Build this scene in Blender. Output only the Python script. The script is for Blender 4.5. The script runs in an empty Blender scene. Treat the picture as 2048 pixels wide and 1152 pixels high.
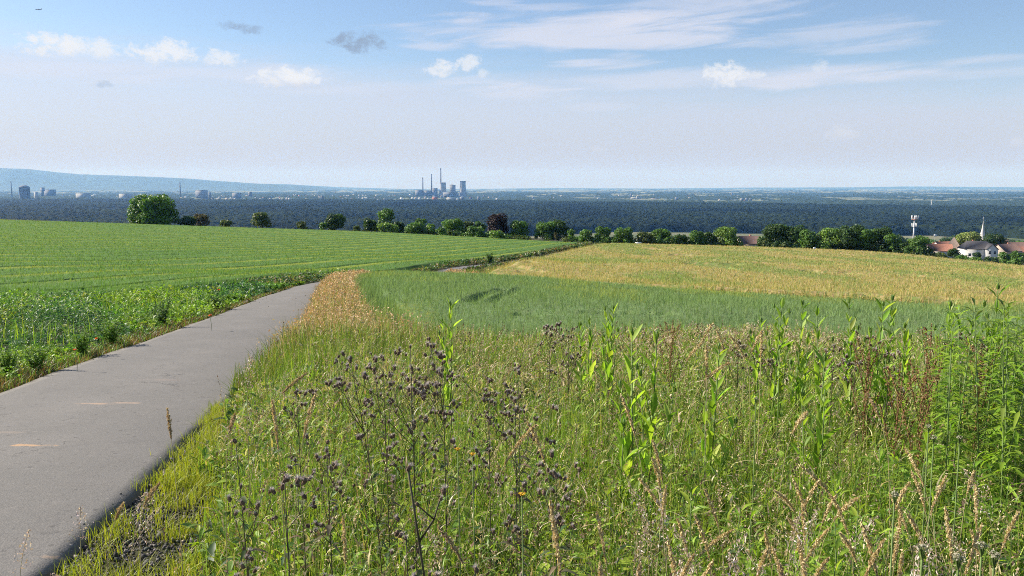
import bpy, math
import numpy as np
from mathutils import Vector, Matrix

S = bpy.context.scene
COL = S.collection
# ------------------------------------------------------------------ camera
EYE = 1.7
PITCH = math.radians(7.27)
FPX = 1600.0                                   # focal length in pixels of the 2048 px wide photograph
cam_d = bpy.data.cameras.new("camera")
cam_d.sensor_width = 36.0
cam_d.lens = 36.0 * FPX / 2048.0
cam_d.clip_start = 0.05
cam_d.clip_end = 120000.0
cam = bpy.data.objects.new("camera", cam_d)
COL.objects.link(cam)
cam.location = (0, 0, EYE)
cam.rotation_euler = (math.pi / 2 - PITCH, 0, 0)
S.camera = cam

# ------------------------------------------------------------------ sun, exposure
SUN_EL, SUN_AZ = math.radians(31), math.radians(-72)      # azimuth from the view direction, negative to the left
sun_dir = Vector((math.sin(SUN_AZ) * math.cos(SUN_EL), math.cos(SUN_AZ) * math.cos(SUN_EL), math.sin(SUN_EL)))
sd = bpy.data.lights.new("sun", 'SUN')
sd.energy = 4.6
sd.angle = math.radians(0.5)
sd.color = (1.0, 0.93, 0.82)
sun = bpy.data.objects.new("sun", sd)
COL.objects.link(sun)
sun.rotation_euler = (-sun_dir).to_track_quat('-Z', 'Y').to_euler()
sun.location = (-50, 20, 60)
S.view_settings.view_transform = 'Standard'
S.view_settings.look = 'None'
S.view_settings.exposure = 1.0
S.view_settings.gamma = 1.0
S.view_settings.use_curve_mapping = False
S.cycles.max_bounces = 6
S.cycles.diffuse_bounces = 3
S.cycles.glossy_bounces = 2
S.cycles.transmission_bounces = 3
S.cycles.transparent_max_bounces = 6
S.cycles.volume_bounces = 1
S.cycles.use_denoising = False
S.cycles.filter_width = 1.0
S.cycles.denoiser = 'OPENIMAGEDENOISE'
S.cycles.denoising_input_passes = 'RGB_ALBEDO_NORMAL'
S.cycles.denoising_prefilter = 'ACCURATE'
S.cycles.sample_clamp_indirect = 6.0

# ------------------------------------------------------------------ pixel -> ray helpers (photo is 2048 x 1152)
CP, SP = math.cos(PITCH), math.sin(PITCH)
def ray(u, v):
    du, dv = (u - 1024.0) / FPX, (v - 576.0) / FPX
    return np.array([du, CP - dv * SP, -(SP + dv * CP)])
def at(u, v, D):
    """the point seen at pixel (u, v) at D metres ahead"""
    r = ray(u, v)
    return r * (D / r[1]) + np.array([0, 0, EYE])
def azel(u, v):
    r = ray(u, v); r = r / np.linalg.norm(r)
    return math.atan2(r[0], r[1]), math.asin(r[2])

# ------------------------------------------------------------------ world: sky with thin high cloud and small cumulus
W = bpy.data.worlds.new("World")
S.world = W
W.use_nodes = True
nt = W.node_tree
nt.nodes.clear()
def N(tree, kind, **kw):
    n = tree.nodes.new(kind)
    for k, v in kw.items():
        setattr(n, k, v)
    return n
def M(tree, op, a, b=None, c=None, clamp=False):
    n = tree.nodes.new('ShaderNodeMath'); n.operation = op; n.use_clamp = clamp
    for i, x in enumerate((a, b, c)):
        if x is None: continue
        if isinstance(x, (int, float)): n.inputs[i].default_value = x
        else: tree.links.new(x, n.inputs[i])
    return n.outputs[0]
def smooth(tree, x, lo, hi):
    n = tree.nodes.new('ShaderNodeMapRange'); n.interpolation_type = 'SMOOTHSTEP'
    n.inputs['From Min'].default_value = lo; n.inputs['From Max'].default_value = hi
    tree.links.new(x, n.inputs['Value'])
    return n.outputs['Result']
def mixc(tree, f, a, b):
    n = tree.nodes.new('ShaderNodeMix'); n.data_type = 'RGBA'
    for s, x in ((0, f), (6, a), (7, b)):
        if isinstance(x, (int, float)): n.inputs[s].default_value = x
        elif isinstance(x, (tuple, list)): n.inputs[s].default_value = (*x[:3], 1)
        else: tree.links.new(x, n.inputs[s])
    return n.outputs[2]
SKY = 0.073
sky = N(nt, 'ShaderNodeTexSky', sky_type='NISHITA', sun_disc=False)
sky.sun_elevation = SUN_EL
sky.sun_rotation = SUN_AZ % (2 * math.pi)
sky.altitude = 200; sky.air_density = 1.0; sky.dust_density = 0.6; sky.ozone_density = 3.0
tc = N(nt, 'ShaderNodeTexCoord')
sx = N(nt, 'ShaderNodeSeparateXYZ'); nt.links.new(tc.outputs['Generated'], sx.inputs[0])
AZ = M(nt, 'ARCTAN2', sx.outputs[0], sx.outputs[1])
EL = M(nt, 'ARCSINE', sx.outputs[2])
def noise(tree, vec, scale, detail=6, rough=0.55, dist=0.0):
    n = tree.nodes.new('ShaderNodeTexNoise'); n.noise_dimensions = '3D'
    n.inputs['Scale'].default_value = scale; n.inputs['Detail'].default_value = detail
    n.inputs['Roughness'].default_value = rough; n.inputs['Distortion'].default_value = dist
    tree.links.new(vec, n.inputs['Vector'])
    return n.outputs['Fac']
def comb(tree, x, y, z=0.0):
    n = tree.nodes.new('ShaderNodeCombineXYZ')
    for i, q in enumerate((x, y, z)):
        if isinstance(q, (int, float)): n.inputs[i].default_value = q
        else: tree.links.new(q, n.inputs[i])
    return n.outputs[0]
tilt = M(nt, 'ADD', EL, M(nt, 'MULTIPLY', AZ, -0.05))
streak = noise(nt, comb(nt, M(nt, 'MULTIPLY', AZ, 6.0), M(nt, 'MULTIPLY', tilt, 55.0), 1.7), 1.0, 9, 0.62, 0.6)
broad = noise(nt, comb(nt, M(nt, 'MULTIPLY', AZ, 4.0), M(nt, 'MULTIPLY', tilt, 22.0), 7.3), 1.0, 7, 0.58, 0.3)
puff = noise(nt, comb(nt, M(nt, 'MULTIPLY', AZ, 62.0), M(nt, 'MULTIPLY', EL, 85.0), 3.1), 1.0, 10, 0.68, 0.25)
def ell(u, v, ru, rv):
    a0, e0 = azel(u, v)
    a = M(nt, 'MULTIPLY', M(nt, 'SUBTRACT', AZ, a0), FPX / ru)
    e = M(nt, 'MULTIPLY', M(nt, 'SUBTRACT', EL, e0), FPX / rv)
    return M(nt, 'SUBTRACT', 1.0, M(nt, 'ADD', M(nt, 'MULTIPLY', a, a), M(nt, 'MULTIPLY', e, e))), e
base = N(nt, 'ShaderNodeHueSaturation'); base.inputs['Saturation'].default_value = 1.12
base.inputs['Value'].default_value = 1.0
nt.links.new(sky.outputs[0], base.inputs['Color'])
col = base.outputs[0]
col = mixc(nt, 0.16, col, (4.6, 5.3, 6.4))
# high veil: thickens towards the horizon and towards the left, with a streaky upper edge
veil = smooth(nt, M(nt, 'ADD', M(nt, 'ADD', EL, M(nt, 'MULTIPLY', M(nt, 'SUBTRACT', streak, 0.5), 0.07)), M(nt, 'MULTIPLY', AZ, 0.035)), 0.165, 0.085)
veil = M(nt, 'MULTIPLY', veil, M(nt, 'ADD', 0.55, M(nt, 'MULTIPLY', broad, 0.3)))
VEIL_C = (4.5, 4.85, 5.6)
col = mixc(nt, veil, col, VEIL_C)
# cirrus patches: (u, v, half width, half height, strength)
CIR = [(1190, 62, 330, 34, .8), (1400, 22, 220, 30, .55), (1690, 64, 150, 22, .45), (1720, 95, 110, 10, .4), (1210, 127, 100, 12, .75), (1240, 113, 50, 8, .5),
       (1420, 160, 480, 20, .6), (1800, 152, 330, 12, .5), (860, 92, 60, 8, .5), (240, 140, 420, 24, .55), (1050, 186, 130, 18, .6), (520, 132, 60, 8, .4), (1200, 212, 70, 10, .3),
       (1980, 120, 120, 8, .4), (990, 4, 60, 8, .5), (1100, 14, 110, 8, .35), (700, 178, 260, 16, .4)]
for (u, v, ru, rv, st) in CIR:
    q, _ = ell(u, v, ru * 1.25, rv * 1.35)
    d = M(nt, 'MULTIPLY', smooth(nt, M(nt, 'ADD', M(nt, 'MULTIPLY', q, 0.8), M(nt, 'MULTIPLY', M(nt, 'SUBTRACT', streak, 0.5), 2.6)), 0.1, 0.95), st)
    col = mixc(nt, d, col, (5.1, 5.45, 6.1))
# small cumulus: (u, v, half width, half height, strength, dark amount)
CUM = [(95, 88, 42, 15, .9, 0), (165, 96, 80, 14, .8, 0), (335, 104, 52, 19, .9, 0), (440, 118, 34, 13, .75, 0), (560, 155, 44, 16, .85, .25), (598, 156, 36, 18, .95, .45), (886, 139, 32, 14, .8, .1), (940, 126, 22, 14, .75, .1),
       (966, 146, 14, 8, .5, 0), (1448, 148, 38, 20, .85, .1), (1490, 150, 34, 9, .6, .1), (1685, 264, 28, 11, .5, .2), (1636, 132, 16, 9, .4, 0), (1195, 298, 16, 5, .3, 0), (2040, 285, 16, 7, .4, 0),
       (725, 84, 46, 16, .9, 1), (682, 86, 22, 8, .7, 1), (455, 50, 22, 7, .55, 1), (495, 57, 24, 8, .65, 1), (210, 170, 12, 6, .4, .9)]
for (u, v, ru, rv, st, dark) in CUM:
    q, e = ell(u, v, ru * 1.35, rv * 1.5)
    d = M(nt, 'MULTIPLY', smooth(nt, M(nt, 'ADD', M(nt, 'MULTIPLY', q, 1.0), M(nt, 'MULTIPLY', M(nt, 'SUBTRACT', puff, 0.5), 3.6)), 0.15, 1.1), st)
    if dark > .8:
        cc = (2.1, 2.8, 3.7)
    else:
        f = smooth(nt, M(nt, 'ADD', e, M(nt, 'MULTIPLY', M(nt, 'SUBTRACT', puff, 0.5), 1.2)), 0.15, -0.75)
        cc = mixc(nt, M(nt, 'MULTIPLY', f, max(dark * 1.5, .15)), (5.9, 6.3, 6.45), (3.9, 4.3, 5.0))
    col = mixc(nt, d, col, cc)
low = smooth(nt, EL, 0.11, 0.0)
col = mixc(nt, M(nt, 'MULTIPLY', low, 0.75), col, (3.55, 3.65, 4.0))
tn = N(nt, 'ShaderNodeMix', data_type='RGBA', blend_type='MULTIPLY'); tn.inputs[0].default_value = 1.0
nt.links.new(col, tn.inputs[6]); tn.inputs[7].default_value = (1.0, .955, .97, 1); col = tn.outputs[2]
bg = N(nt, 'ShaderNodeBackground'); bg.inputs['Strength'].default_value = SKY
nt.links.new(col, bg.inputs['Color'])
wo = N(nt, 'ShaderNodeOutputWorld'); nt.links.new(bg.outputs[0], wo.inputs['Surface'])
W.cycles.sampling_method = 'MANUAL'
W.cycles.sample_map_resolution = 1024
# ------------------------------------------------------------------ helpers
def hash2(ix, iy, seed=0):
    h = (ix.astype(np.int64) * 374761393 + iy.astype(np.int64) * 668265263 + seed * 974634113) & 0x7fffffff
    h = ((h ^ (h >> 13)) * 1274126177) & 0x7fffffff
    h = (h ^ (h >> 16)) & 0xffff
    return h / 65535.0
def vnoise(x, y, seed=0):
    x = np.asarray(x, float); y = np.asarray(y, float)
    ix, iy = np.floor(x), np.floor(y)
    fx, fy = x - ix, y - iy
    fx = fx * fx * (3 - 2 * fx); fy = fy * fy * (3 - 2 * fy)
    a = hash2(ix, iy, seed); b = hash2(ix + 1, iy, seed); c = hash2(ix, iy + 1, seed); d = hash2(ix + 1, iy + 1, seed)
    return (a * (1 - fx) + b * fx) * (1 - fy) + (c * (1 - fx) + d * fx) * fy
def fbm(x, y, seed=0, o=3):
    t, a, s = 0, .5, 0
    for i in range(o):
        t = t + a * vnoise(x * 2 ** i, y * 2 ** i, seed + i); s += a; a *= .5
    return t / s
def sst(x, a, b):
    t = np.clip((x - a) / (b - a), 0, 1)
    return t * t * (3 - 2 * t)
def in_poly(px, py, poly):
    poly = np.asarray(poly, float)
    ins = np.zeros(len(px), bool)
    n = len(poly)
    for i in range(n):
        x0, y0 = poly[i]; x1, y1 = poly[(i + 1) % n]
        if y0 == y1: continue
        c = ((y0 > py) != (y1 > py)) & (px < (x1 - x0) * (py - y0) / (y1 - y0) + x0)
        ins ^= c
    return ins
def dist_line(px, py, line):
    """distance of points to a polyline"""
    line = np.asarray(line, float)
    best = np.full(len(px), 1e9)
    for i in range(len(line) - 1):
        a, b = line[i], line[i + 1]
        d = b - a
        t = np.clip(((px - a[0]) * d[0] + (py - a[1]) * d[1]) / (d @ d), 0, 1)
        best = np.minimum(best, np.hypot(px - a[0] - t * d[0], py - a[1] - t * d[1]))
    return best

class Geo:
    """collects vertices, faces (triangles and quads) and per-vertex colours for ONE mesh"""
    def __init__(self): self.V, self.F3, self.F4, self.C, self.n = [], [], [], [], 0
    def add(self, V, F3=None, F4=None, C=(1, 1, 1)):
        V = np.asarray(V, float).reshape(-1, 3)
        if F3 is not None and len(F3): self.F3.append(np.asarray(F3, np.int64).reshape(-1, 3) + self.n)
        if F4 is not None and len(F4): self.F4.append(np.asarray(F4, np.int64).reshape(-1, 4) + self.n)
        C = np.asarray(C, float)
        if C.ndim == 1: C = np.tile(C, (len(V), 1))
        self.V.append(V); self.C.append(C); self.n += len(V)
        return self
    def mesh(self, name, m, smooth=False):
        V = np.concatenate(self.V) if self.V else np.zeros((0, 3))
        f3 = np.concatenate(self.F3) if self.F3 else np.zeros((0, 3), np.int64)
        f4 = np.concatenate(self.F4) if self.F4 else np.zeros((0, 4), np.int64)
        me = bpy.data.meshes.new(name)
        me.vertices.add(len(V)); me.vertices.foreach_set('co', V.astype(np.float32).ravel())
        nl = len(f3) * 3 + len(f4) * 4
        me.loops.add(nl)
        me.loops.foreach_set('vertex_index', np.concatenate([f3.ravel(), f4.ravel()]).astype(np.int32))
        me.polygons.add(len(f3) + len(f4))
        st = np.concatenate([np.arange(len(f3)) * 3, len(f3) * 3 + np.arange(len(f4)) * 4]).astype(np.int32)
        me.polygons.foreach_set('loop_start', st)
        if smooth: me.polygons.foreach_set('use_smooth', np.ones(len(f3) + len(f4), bool))
        me.update(calc_edges=True)
        ca = me.color_attributes.new('Col', 'FLOAT_COLOR', 'POINT')
        C = np.concatenate(self.C) if self.C else np.zeros((0, 3))
        ca.data.foreach_set('color', np.concatenate([C, np.ones((len(C), 1))], 1).astype(np.float32).ravel())
        me.materials.append(m)
        return me
    def obj(self, name, m, parent=None, smooth=False, loc=None):
        o = bpy.data.objects.new(name, self.mesh(name, m, smooth)); COL.objects.link(o)
        if parent is not None: o.parent = parent
        if loc is not None: o.location = loc
        return o

def tag(o, label=None, cat=None, group=None, kind=None):
    if label: o['label'] = label
    if cat: o['category'] = cat
    if group: o['group'] = group
    if kind: o['kind'] = kind
    return o
def thing(name, label, cat, loc, rz=0.0, group=None):
    o = bpy.data.objects.new(name, None); COL.objects.link(o)
    o.location = tuple(float(q) for q in loc); o.rotation_euler = (0, 0, rz)
    o.empty_display_size = .2
    return tag(o, label, cat, group)
def link(name, me, parent, mat=None):
    o = bpy.data.objects.new(name, me); COL.objects.link(o); o.parent = parent
    if mat is not None: o.matrix_local = mat
    return o

# materials ---------------------------------------------------------
def new_mat(name):
    m = bpy.data.materials.new(name); m.use_nodes = True
    t = m.node_tree; t.nodes.clear()
    return m, t, t.nodes.new('ShaderNodeOutputMaterial')
def leafy(name, transl=0.35, rough=0.55, spec=0.25, var=0.25, nscale=40.0, tint=(1.25, 1.3, .55)):
    """plant matter: own hue per leaf (attribute) broken up by noise, part of the light passes through"""
    m, t, out = new_mat(name)
    a = N(t, 'ShaderNodeAttribute', attribute_name='Col')
    g = N(t, 'ShaderNodeNewGeometry')
    n = noise(t, g.outputs['Position'], nscale, 2)
    h = N(t, 'ShaderNodeHueSaturation')
    t.links.new(a.outputs['Color'], h.inputs['Color'])
    t.links.new(M(t, 'ADD', 1 - var, M(t, 'MULTIPLY', n, 2 * var)), h.inputs['Value'])
    p = N(t, 'ShaderNodeBsdfPrincipled')
    p.inputs['Roughness'].default_value = rough
    p.inputs['Specular IOR Level'].default_value = spec
    t.links.new(h.outputs[0], p.inputs['Base Color'])
    if transl > 0:
        tr = N(t, 'ShaderNodeBsdfTranslucent')
        mm = N(t, 'ShaderNodeMix', data_type='RGBA', blend_type='MULTIPLY')
        mm.inputs[0].default_value = 1.0
        t.links.new(h.outputs[0], mm.inputs[6]); mm.inputs[7].default_value = (*tint, 1)
        t.links.new(mm.outputs[2], tr.inputs['Color'])
        mx = N(t, 'ShaderNodeMixShader'); mx.inputs[0].default_value = transl
        t.links.new(p.outputs[0], mx.inputs[1]); t.links.new(tr.outputs[0], mx.inputs[2])
        t.links.new(mx.outputs[0], out.inputs['Surface'])
    else:
        t.links.new(p.outputs[0], out.inputs['Surface'])
    return m
def matte(name, c, rough=0.8, scale=3.0, var=0.2, spec=0.3, metal=0.0, c2=None, bump=0.0):
    m, t, out = new_mat(name)
    g = N(t, 'ShaderNodeNewGeometry')
    n = noise(t, g.outputs['Position'], scale, 5)
    if c2 is None: c2 = tuple(q * (1 - var) for q in c); c = tuple(min(1, q * (1 + var)) for q in c)
    p = N(t, 'ShaderNodeBsdfPrincipled')
    t.links.new(mixc(t, smooth(t, n, .3, .7), c2, c), p.inputs['Base Color'])
    p.inputs['Roughness'].default_value = rough; p.inputs['Specular IOR Level'].default_value = spec; p.inputs['Metallic'].default_value = metal
    if bump:
        b = N(t, 'ShaderNodeBump'); b.inputs['Strength'].default_value = bump; b.inputs['Distance'].default_value = .02
        t.links.new(n, b.inputs['Height']); t.links.new(b.outputs[0], p.inputs['Normal'])
    t.links.new(p.outputs[0], out.inputs['Surface'])
    return m

# shape makers (arrays) ---------------------------------------------
def tube(G, pts, rad, n=6, C=(1, 1, 1), cap=True):
    pts = np.asarray(pts, float); k = len(pts)
    rad = np.broadcast_to(np.asarray(rad, float), (k,))
    d = np.gradient(pts, axis=0); d /= np.linalg.norm(d, axis=1)[:, None] + 1e-12
    ref = np.array([0.0, 0, 1]) if abs(d[0][2]) < .9 else np.array([1.0, 0, 0])
    a = np.cross(d, ref); a /= np.linalg.norm(a, axis=1)[:, None] + 1e-12
    b = np.cross(d, a)
    th = np.arange(n) * 2 * math.pi / n
    V = (pts[:, None] + rad[:, None, None] * (np.cos(th)[None, :, None] * a[:, None] + np.sin(th)[None, :, None] * b[:, None])).reshape(-1, 3)
    F = [(i * n + j, i * n + (j + 1) % n, (i + 1) * n + (j + 1) % n, (i + 1) * n + j) for i in range(k - 1) for j in range(n)]
    F3 = []
    if cap:
        V = np.concatenate([V, pts[:1], pts[-1:]])
        c0, c1 = k * n, k * n + 1
        for j in range(n):
            F3.append((c0, (j + 1) % n, j)); F3.append((c1, (k - 1) * n + j, (k - 1) * n + (j + 1) % n))
    return G.add(V, F3, F, C)
def box(G, lo, hi, C=(1, 1, 1), rz=0.0, o=(0, 0, 0)):
    x0, y0, z0 = lo; x1, y1, z1 = hi
    V = np.array([(x0, y0, z0), (x1, y0, z0), (x1, y1, z0), (x0, y1, z0), (x0, y0, z1), (x1, y0, z1), (x1, y1, z1), (x0, y1, z1)], float)
    c, s = math.cos(rz), math.sin(rz)
    V = V @ np.array([[c, s, 0], [-s, c, 0], [0, 0, 1]]) + np.array(o)
    return G.add(V, None, [(0, 3, 2, 1), (4, 5, 6, 7), (0, 1, 5, 4), (1, 2, 6, 5), (2, 3, 7, 6), (3, 0, 4, 7)], C)
def lathe(G, prof, n=16, C=(1, 1, 1), closed=True):
    """prof: (r, z) from bottom to top"""
    th = np.arange(n) * 2 * math.pi / n
    V = np.array([(r * math.cos(t), r * math.sin(t), z) for r, z in prof for t in th])
    k = len(prof)
    F = [(i * n + j, i * n + (j + 1) % n, (i + 1) * n + (j + 1) % n, (i + 1) * n + j) for i in range(k - 1) for j in range(n)]
    return G.add(V, None, F, C)
def blades(G, root, h, w, az, lean, C, rng, seg=3, twist=0.6, zlean=None, tipfrac=0.15):
    """grass-like ribbons; arrays per blade: root (N,3), h, w, az (lean heading), lean (sideways reach as part of h)"""
    n = len(root)
    ts = np.linspace(0, 1, seg + 1)
    face = az + math.pi / 2 + rng.normal(0, twist, n)
    wx, wy = np.cos(face), np.sin(face)
    lx, ly = np.cos(az), np.sin(az)
    P = []
    for t in ts:
        off = lean * h * t * t
        cx = root[:, 0] + lx * off; cy = root[:, 1] + ly * off
        cz = root[:, 2] + h * t * (1 - 0.35 * np.minimum(lean, 1.2) * t)
        if t < 1:
            ww = w * 0.5 * (1 - t ** 2 * .75) * (0.75 + .25 * min(1, t * 4))
            P.append(np.stack([cx - wx * ww, cy - wy * ww, cz], 1)); P.append(np.stack([cx + wx * ww, cy + wy * ww, cz], 1))
        else:
            P.append(np.stack([cx, cy, cz], 1))
    P = np.stack(P, 1); m = P.shape[1]
    F = []
    for i in range(seg - 1):
        F += [(2 * i, 2 * i + 1, 2 * i + 3), (2 * i, 2 * i + 3, 2 * i + 2)]
    F.append((2 * seg - 2, 2 * seg - 1, 2 * seg))
    F = (np.arange(n)[:, None, None] * m + np.array(F)[None]).reshape(-1, 3)
    C = np.asarray(C, float)
    if C.ndim == 1: C = np.tile(C, (n, 1))
    return G.add(P.reshape(-1, 3), F, None, np.repeat(C, m, 0))
def leaves(G, base, direc, length, width, C, rng, fold=.15, droop=.2, roll=None):
    """pointed leaves: base (N,3), direc (N,3) unit, two-sided lens of four triangles with a folded midrib"""
    n = len(base)
    direc = direc / (np.linalg.norm(direc, axis=1)[:, None] + 1e-9)
    up = np.tile(np.array([0, 0, 1.0]), (n, 1)) + rng.normal(0, .25 if roll is None else roll, (n, 3))
    side = np.cross(direc, up); side /= np.linalg.norm(side, axis=1)[:, None] + 1e-9
    nor = np.cross(side, direc)
    L = np.broadcast_to(np.asarray(length, float), (n,))[:, None]; Wd = np.broadcast_to(np.asarray(width, float), (n,))[:, None]
    dz = np.zeros((n, 3)); dz[:, 2] = -1
    p0 = base
    m1 = base + direc * L * .4
    tip = base + direc * L + dz * L * droop
    l1 = m1 + side * Wd * .5 + nor * Wd * fold; r1 = m1 - side * Wd * .5 + nor * Wd * fold
    m2 = base + direc * L * .75 + dz * L * droop * .5
    l2 = m2 + side * Wd * .3 + nor * Wd * fold * .6; r2 = m2 - side * Wd * .3 + nor * Wd * fold * .6
    P = np.stack([p0, l1, m1, r1, l2, m2, r2, tip], 1)
    F = np.array([(0, 2, 1), (0, 3, 2), (1, 2, 5), (1, 5, 4), (2, 3, 6), (2, 6, 5), (4, 5, 7), (5, 6, 7)])
    F = (np.arange(n)[:, None, None] * 8 + F[None]).reshape(-1, 3)
    C = np.asarray(C, float)
    if C.ndim == 1: C = np.tile(C, (n, 1))
    return G.add(P.reshape(-1, 3), F, None, np.repeat(C, 8, 0))
def flakes(G, P, size, nor, C, rng, asp=1.6):
    """small rhombic leaf flakes at points P facing roughly along nor"""
    n = len(P)
    nor = nor + rng.normal(0, .55, (n, 3)); nor /= np.linalg.norm(nor, axis=1)[:, None] + 1e-9
    a = np.cross(nor, rng.normal(0, 1, (n, 3))); a /= np.linalg.norm(a, axis=1)[:, None] + 1e-9
    b = np.cross(nor, a)
    s = np.broadcast_to(np.asarray(size, float), (n,))[:, None] * .5
    Q = np.stack([P - a * s * asp, P + b * s + nor * s * .15, P + a * s * asp, P - b * s + nor * s * .15], 1)
    F = np.arange(n)[:, None] * 4 + np.array([[0, 1, 2, 3]])
    C = np.asarray(C, float)
    if C.ndim == 1: C = np.tile(C, (n, 1))
    return G.add(Q.reshape(-1, 3), None, F, np.repeat(C, 4, 0))
def pick(rng, n, cols, p=None, jit=.12):
    cols = np.asarray(cols, float)
    c = cols[rng.choice(len(cols), n, p=p)]
    return np.clip(c * (1 + rng.normal(0, jit, (n, 1))) * (1 + rng.normal(0, jit * .4, (n, 3))), .004, .95)
# ------------------------------------------------------------------ terrain: slope of the hill, falling to a wide flat plain
PLAIN = -130.0
ctrl = []
def cp(u, v, D, h=0.0):
    p = at(u, v, D); ctrl.append((p[0], p[1], p[2] - h))
for y in (-8, 0, 4, 8, 12, 17, 24, 32, 42):
    for x in (-14, -4, 4, 14) if y < 20 else (-10, 0):
        ctrl.append((x, y, -.085 * y))
for y in (52, 60): ctrl.append((-10, y, -.086 * y))
cp(905, 540, 90); cp(1000, 520, 125, .4); cp(1190, 489, 250, .3)
cp(0, 580, 30, .75); cp(300, 570, 36, .75); cp(0, 520, 62, .75); cp(0, 480, 115, .75); cp(0, 455, 190, .75); cp(0, 438, 290, .75)
cp(500, 540, 65, .75); cp(500, 500, 120, .75); cp(500, 470, 210, .75); cp(500, 454, 290, .75); cp(1000, 477, 270, .75); cp(1000, 500, 165, .75); cp(260, 446, 290, .75); cp(750, 463, 280, .75)
cp(970, 546, 75, 1.0); cp(1200, 560, 62, 1.0); cp(1700, 583, 55, 1.0); cp(2048, 602, 50, 1.0)
cp(1500, 492, 240, 1.0); cp(1800, 505, 220, 1.0); cp(2048, 530, 180, 1.0)
cp(1500, 530, 110, 1.0); cp(1900, 550, 100, 1.0); cp(1200, 520, 120, 1.0)
cp(1000, 655, 15, .55); cp(1500, 660, 15, .55); cp(2048, 668, 15, .55); cp(1500, 610, 33, .6); cp(2048, 625, 33, .6)
cp(-500, 425, 290, .75); cp(2600, 560, 150, 1.0)
# beyond the crest of the fields the ground drops away
for u, z in ((-500, -12), (0, -12.5), (500, -16.5), (1000, -20), (1400, -24)): ctrl.append(((u - 1024) / FPX * 345, 345, z))
ctrl.append((at(1960, 517, 400))); ctrl.append(at(1850, 513, 380)); ctrl.append(at(1960, 526, 260)); ctrl.append(at(2300, 560, 330))
for u in (-800, 200, 1024, 1700, 2500):
    for D, z in ((620, -62), (1000, -108), (1600, -129)):
        ctrl.append(((u - 1024) / FPX * D, D, z))
ctrl = np.array(ctrl, float)
def warp(x, y):
    q = y + 15.0
    return x / q, np.log(q)
def rbf_fit(P, z, lam=2e-3):
    d = np.hypot(P[:, None, 0] - P[None, :, 0], P[:, None, 1] - P[None, :, 1])
    K = np.where(d > 0, d * d * np.log(d + 1e-12), 0) + lam * np.eye(len(P))
    A = np.concatenate([np.ones((len(P), 1)), P], 1)
    T = np.block([[K, A], [A.T, np.zeros((3, 3))]])
    return np.linalg.solve(T, np.concatenate([z, np.zeros(3)]))
_P = np.stack(warp(ctrl[:, 0], ctrl[:, 1]), 1)
# fit the offset from the near slope, scaled by distance, so that far control points do not ripple the near ground
_q = ctrl[:, 1] + 15
_w = rbf_fit(_P, (ctrl[:, 2] + .085 * ctrl[:, 1]) / _q)
NS, NL = 360, 820
S0, S1, L0, L1 = -1.7, 1.7, math.log(4.0), math.log(36000.0)
gs = np.linspace(S0, S1, NS); gl = np.linspace(L0, L1, NL)
GSx, GLy = np.meshgrid(gs, gl)
def _ev(s, L):
    out = np.zeros(s.shape)
    for i in range(0, len(s), 20000):
        a, b = s[i:i + 20000], L[i:i + 20000]
        d2 = (a[:, None] - _P[None, :, 0]) ** 2 + (b[:, None] - _P[None, :, 1]) ** 2
        K = .5 * d2 * np.log(d2 + 1e-12)
        out[i:i + 20000] = K @ _w[:-3] + _w[-3] + _w[-2] * a + _w[-1] * b
    return out
_gy = np.exp(GLy) - 15.0
_gx = GSx * np.exp(GLy)
Lc = np.minimum(GLy, math.log(1650))
GZ = (_ev(np.clip(GSx, -1.15, 1.25).ravel(), Lc.ravel()).reshape(GSx.shape)) * (np.exp(Lc)) - .085 * (np.exp(Lc) - 15)
f = sst(GLy, math.log(1000), math.log(1750))
GZ = GZ * (1 - f) + PLAIN * f
GZ = np.maximum(GZ, PLAIN)
def Z(x, y):
    x = np.asarray(x, float); y = np.asarray(y, float)
    q = np.maximum(y + 15.0, 4.001)
    fs = np.clip((x / q - S0) / (S1 - S0) * (NS - 1), 0, NS - 1.001); fl = np.clip((np.log(q) - L0) / (L1 - L0) * (NL - 1), 0, NL - 1.001)
    i, j = fs.astype(int), fl.astype(int); a, b = fs - i, fl - j
    return (GZ[j, i] * (1 - a) + GZ[j, i + 1] * a) * (1 - b) + (GZ[j + 1, i] * (1 - a) + GZ[j + 1, i + 1] * a) * b
def spot(u, D, v=560):
    """ground point in the direction of column u at D metres"""
    p = at(u, v, D)
    return float(p[0]), float(D), float(Z(p[0], D))
def hit(u, v):
    """where the ray of pixel (u, v) meets the ground"""
    r = ray(u, v); r = r / r[1]
    y = np.exp(np.linspace(math.log(1.5), math.log(3000), 4000))
    g = EYE + r[2] * y - Z(r[0] * y, y)
    k = np.argmax(g < 0)
    return float(r[0] * y[k]), float(y[k]), float(Z(r[0] * y[k], y[k]))
def grid_faces(nr, nc):
    i = np.arange(nr - 1)[:, None] * nc + np.arange(nc - 1)[None]
    return np.stack([i, i + 1, i + nc + 1, i + nc], -1).reshape(-1, 4)

# path: centre line from its left edge -------------------------------
PL = np.array([(-3.9, -8), (-4.55, 0), (-5.25, 4), (-6.12, 9.4), (-6.55, 12.5), (-7.45, 18.9), (-8.5, 24.7), (-10.5, 35.3), (-11.6, 42), (-11.9, 50), (-11.4, 60), (-10.1, 74), (-7.9, 90), (-4.2, 112), (1.5, 140), (9.5, 175), (18, 212), (25, 250), (32, 285)])
PATH_W = 2.8
def resample(line, step):
    line = np.asarray(line, float)
    for _ in range(3):                                  # corner cutting
        a, b = line[:-1], line[1:]
        line = np.concatenate([line[:1], np.stack([.75 * a + .25 * b, .25 * a + .75 * b], 1).reshape(-1, 2), line[-1:]])
    d = np.concatenate([[0], np.cumsum(np.hypot(*np.diff(line, axis=0).T))])
    s = np.arange(0, d[-1], step)
    return np.stack([np.interp(s, d, line[:, 0]), np.interp(s, d, line[:, 1])], 1)
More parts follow.
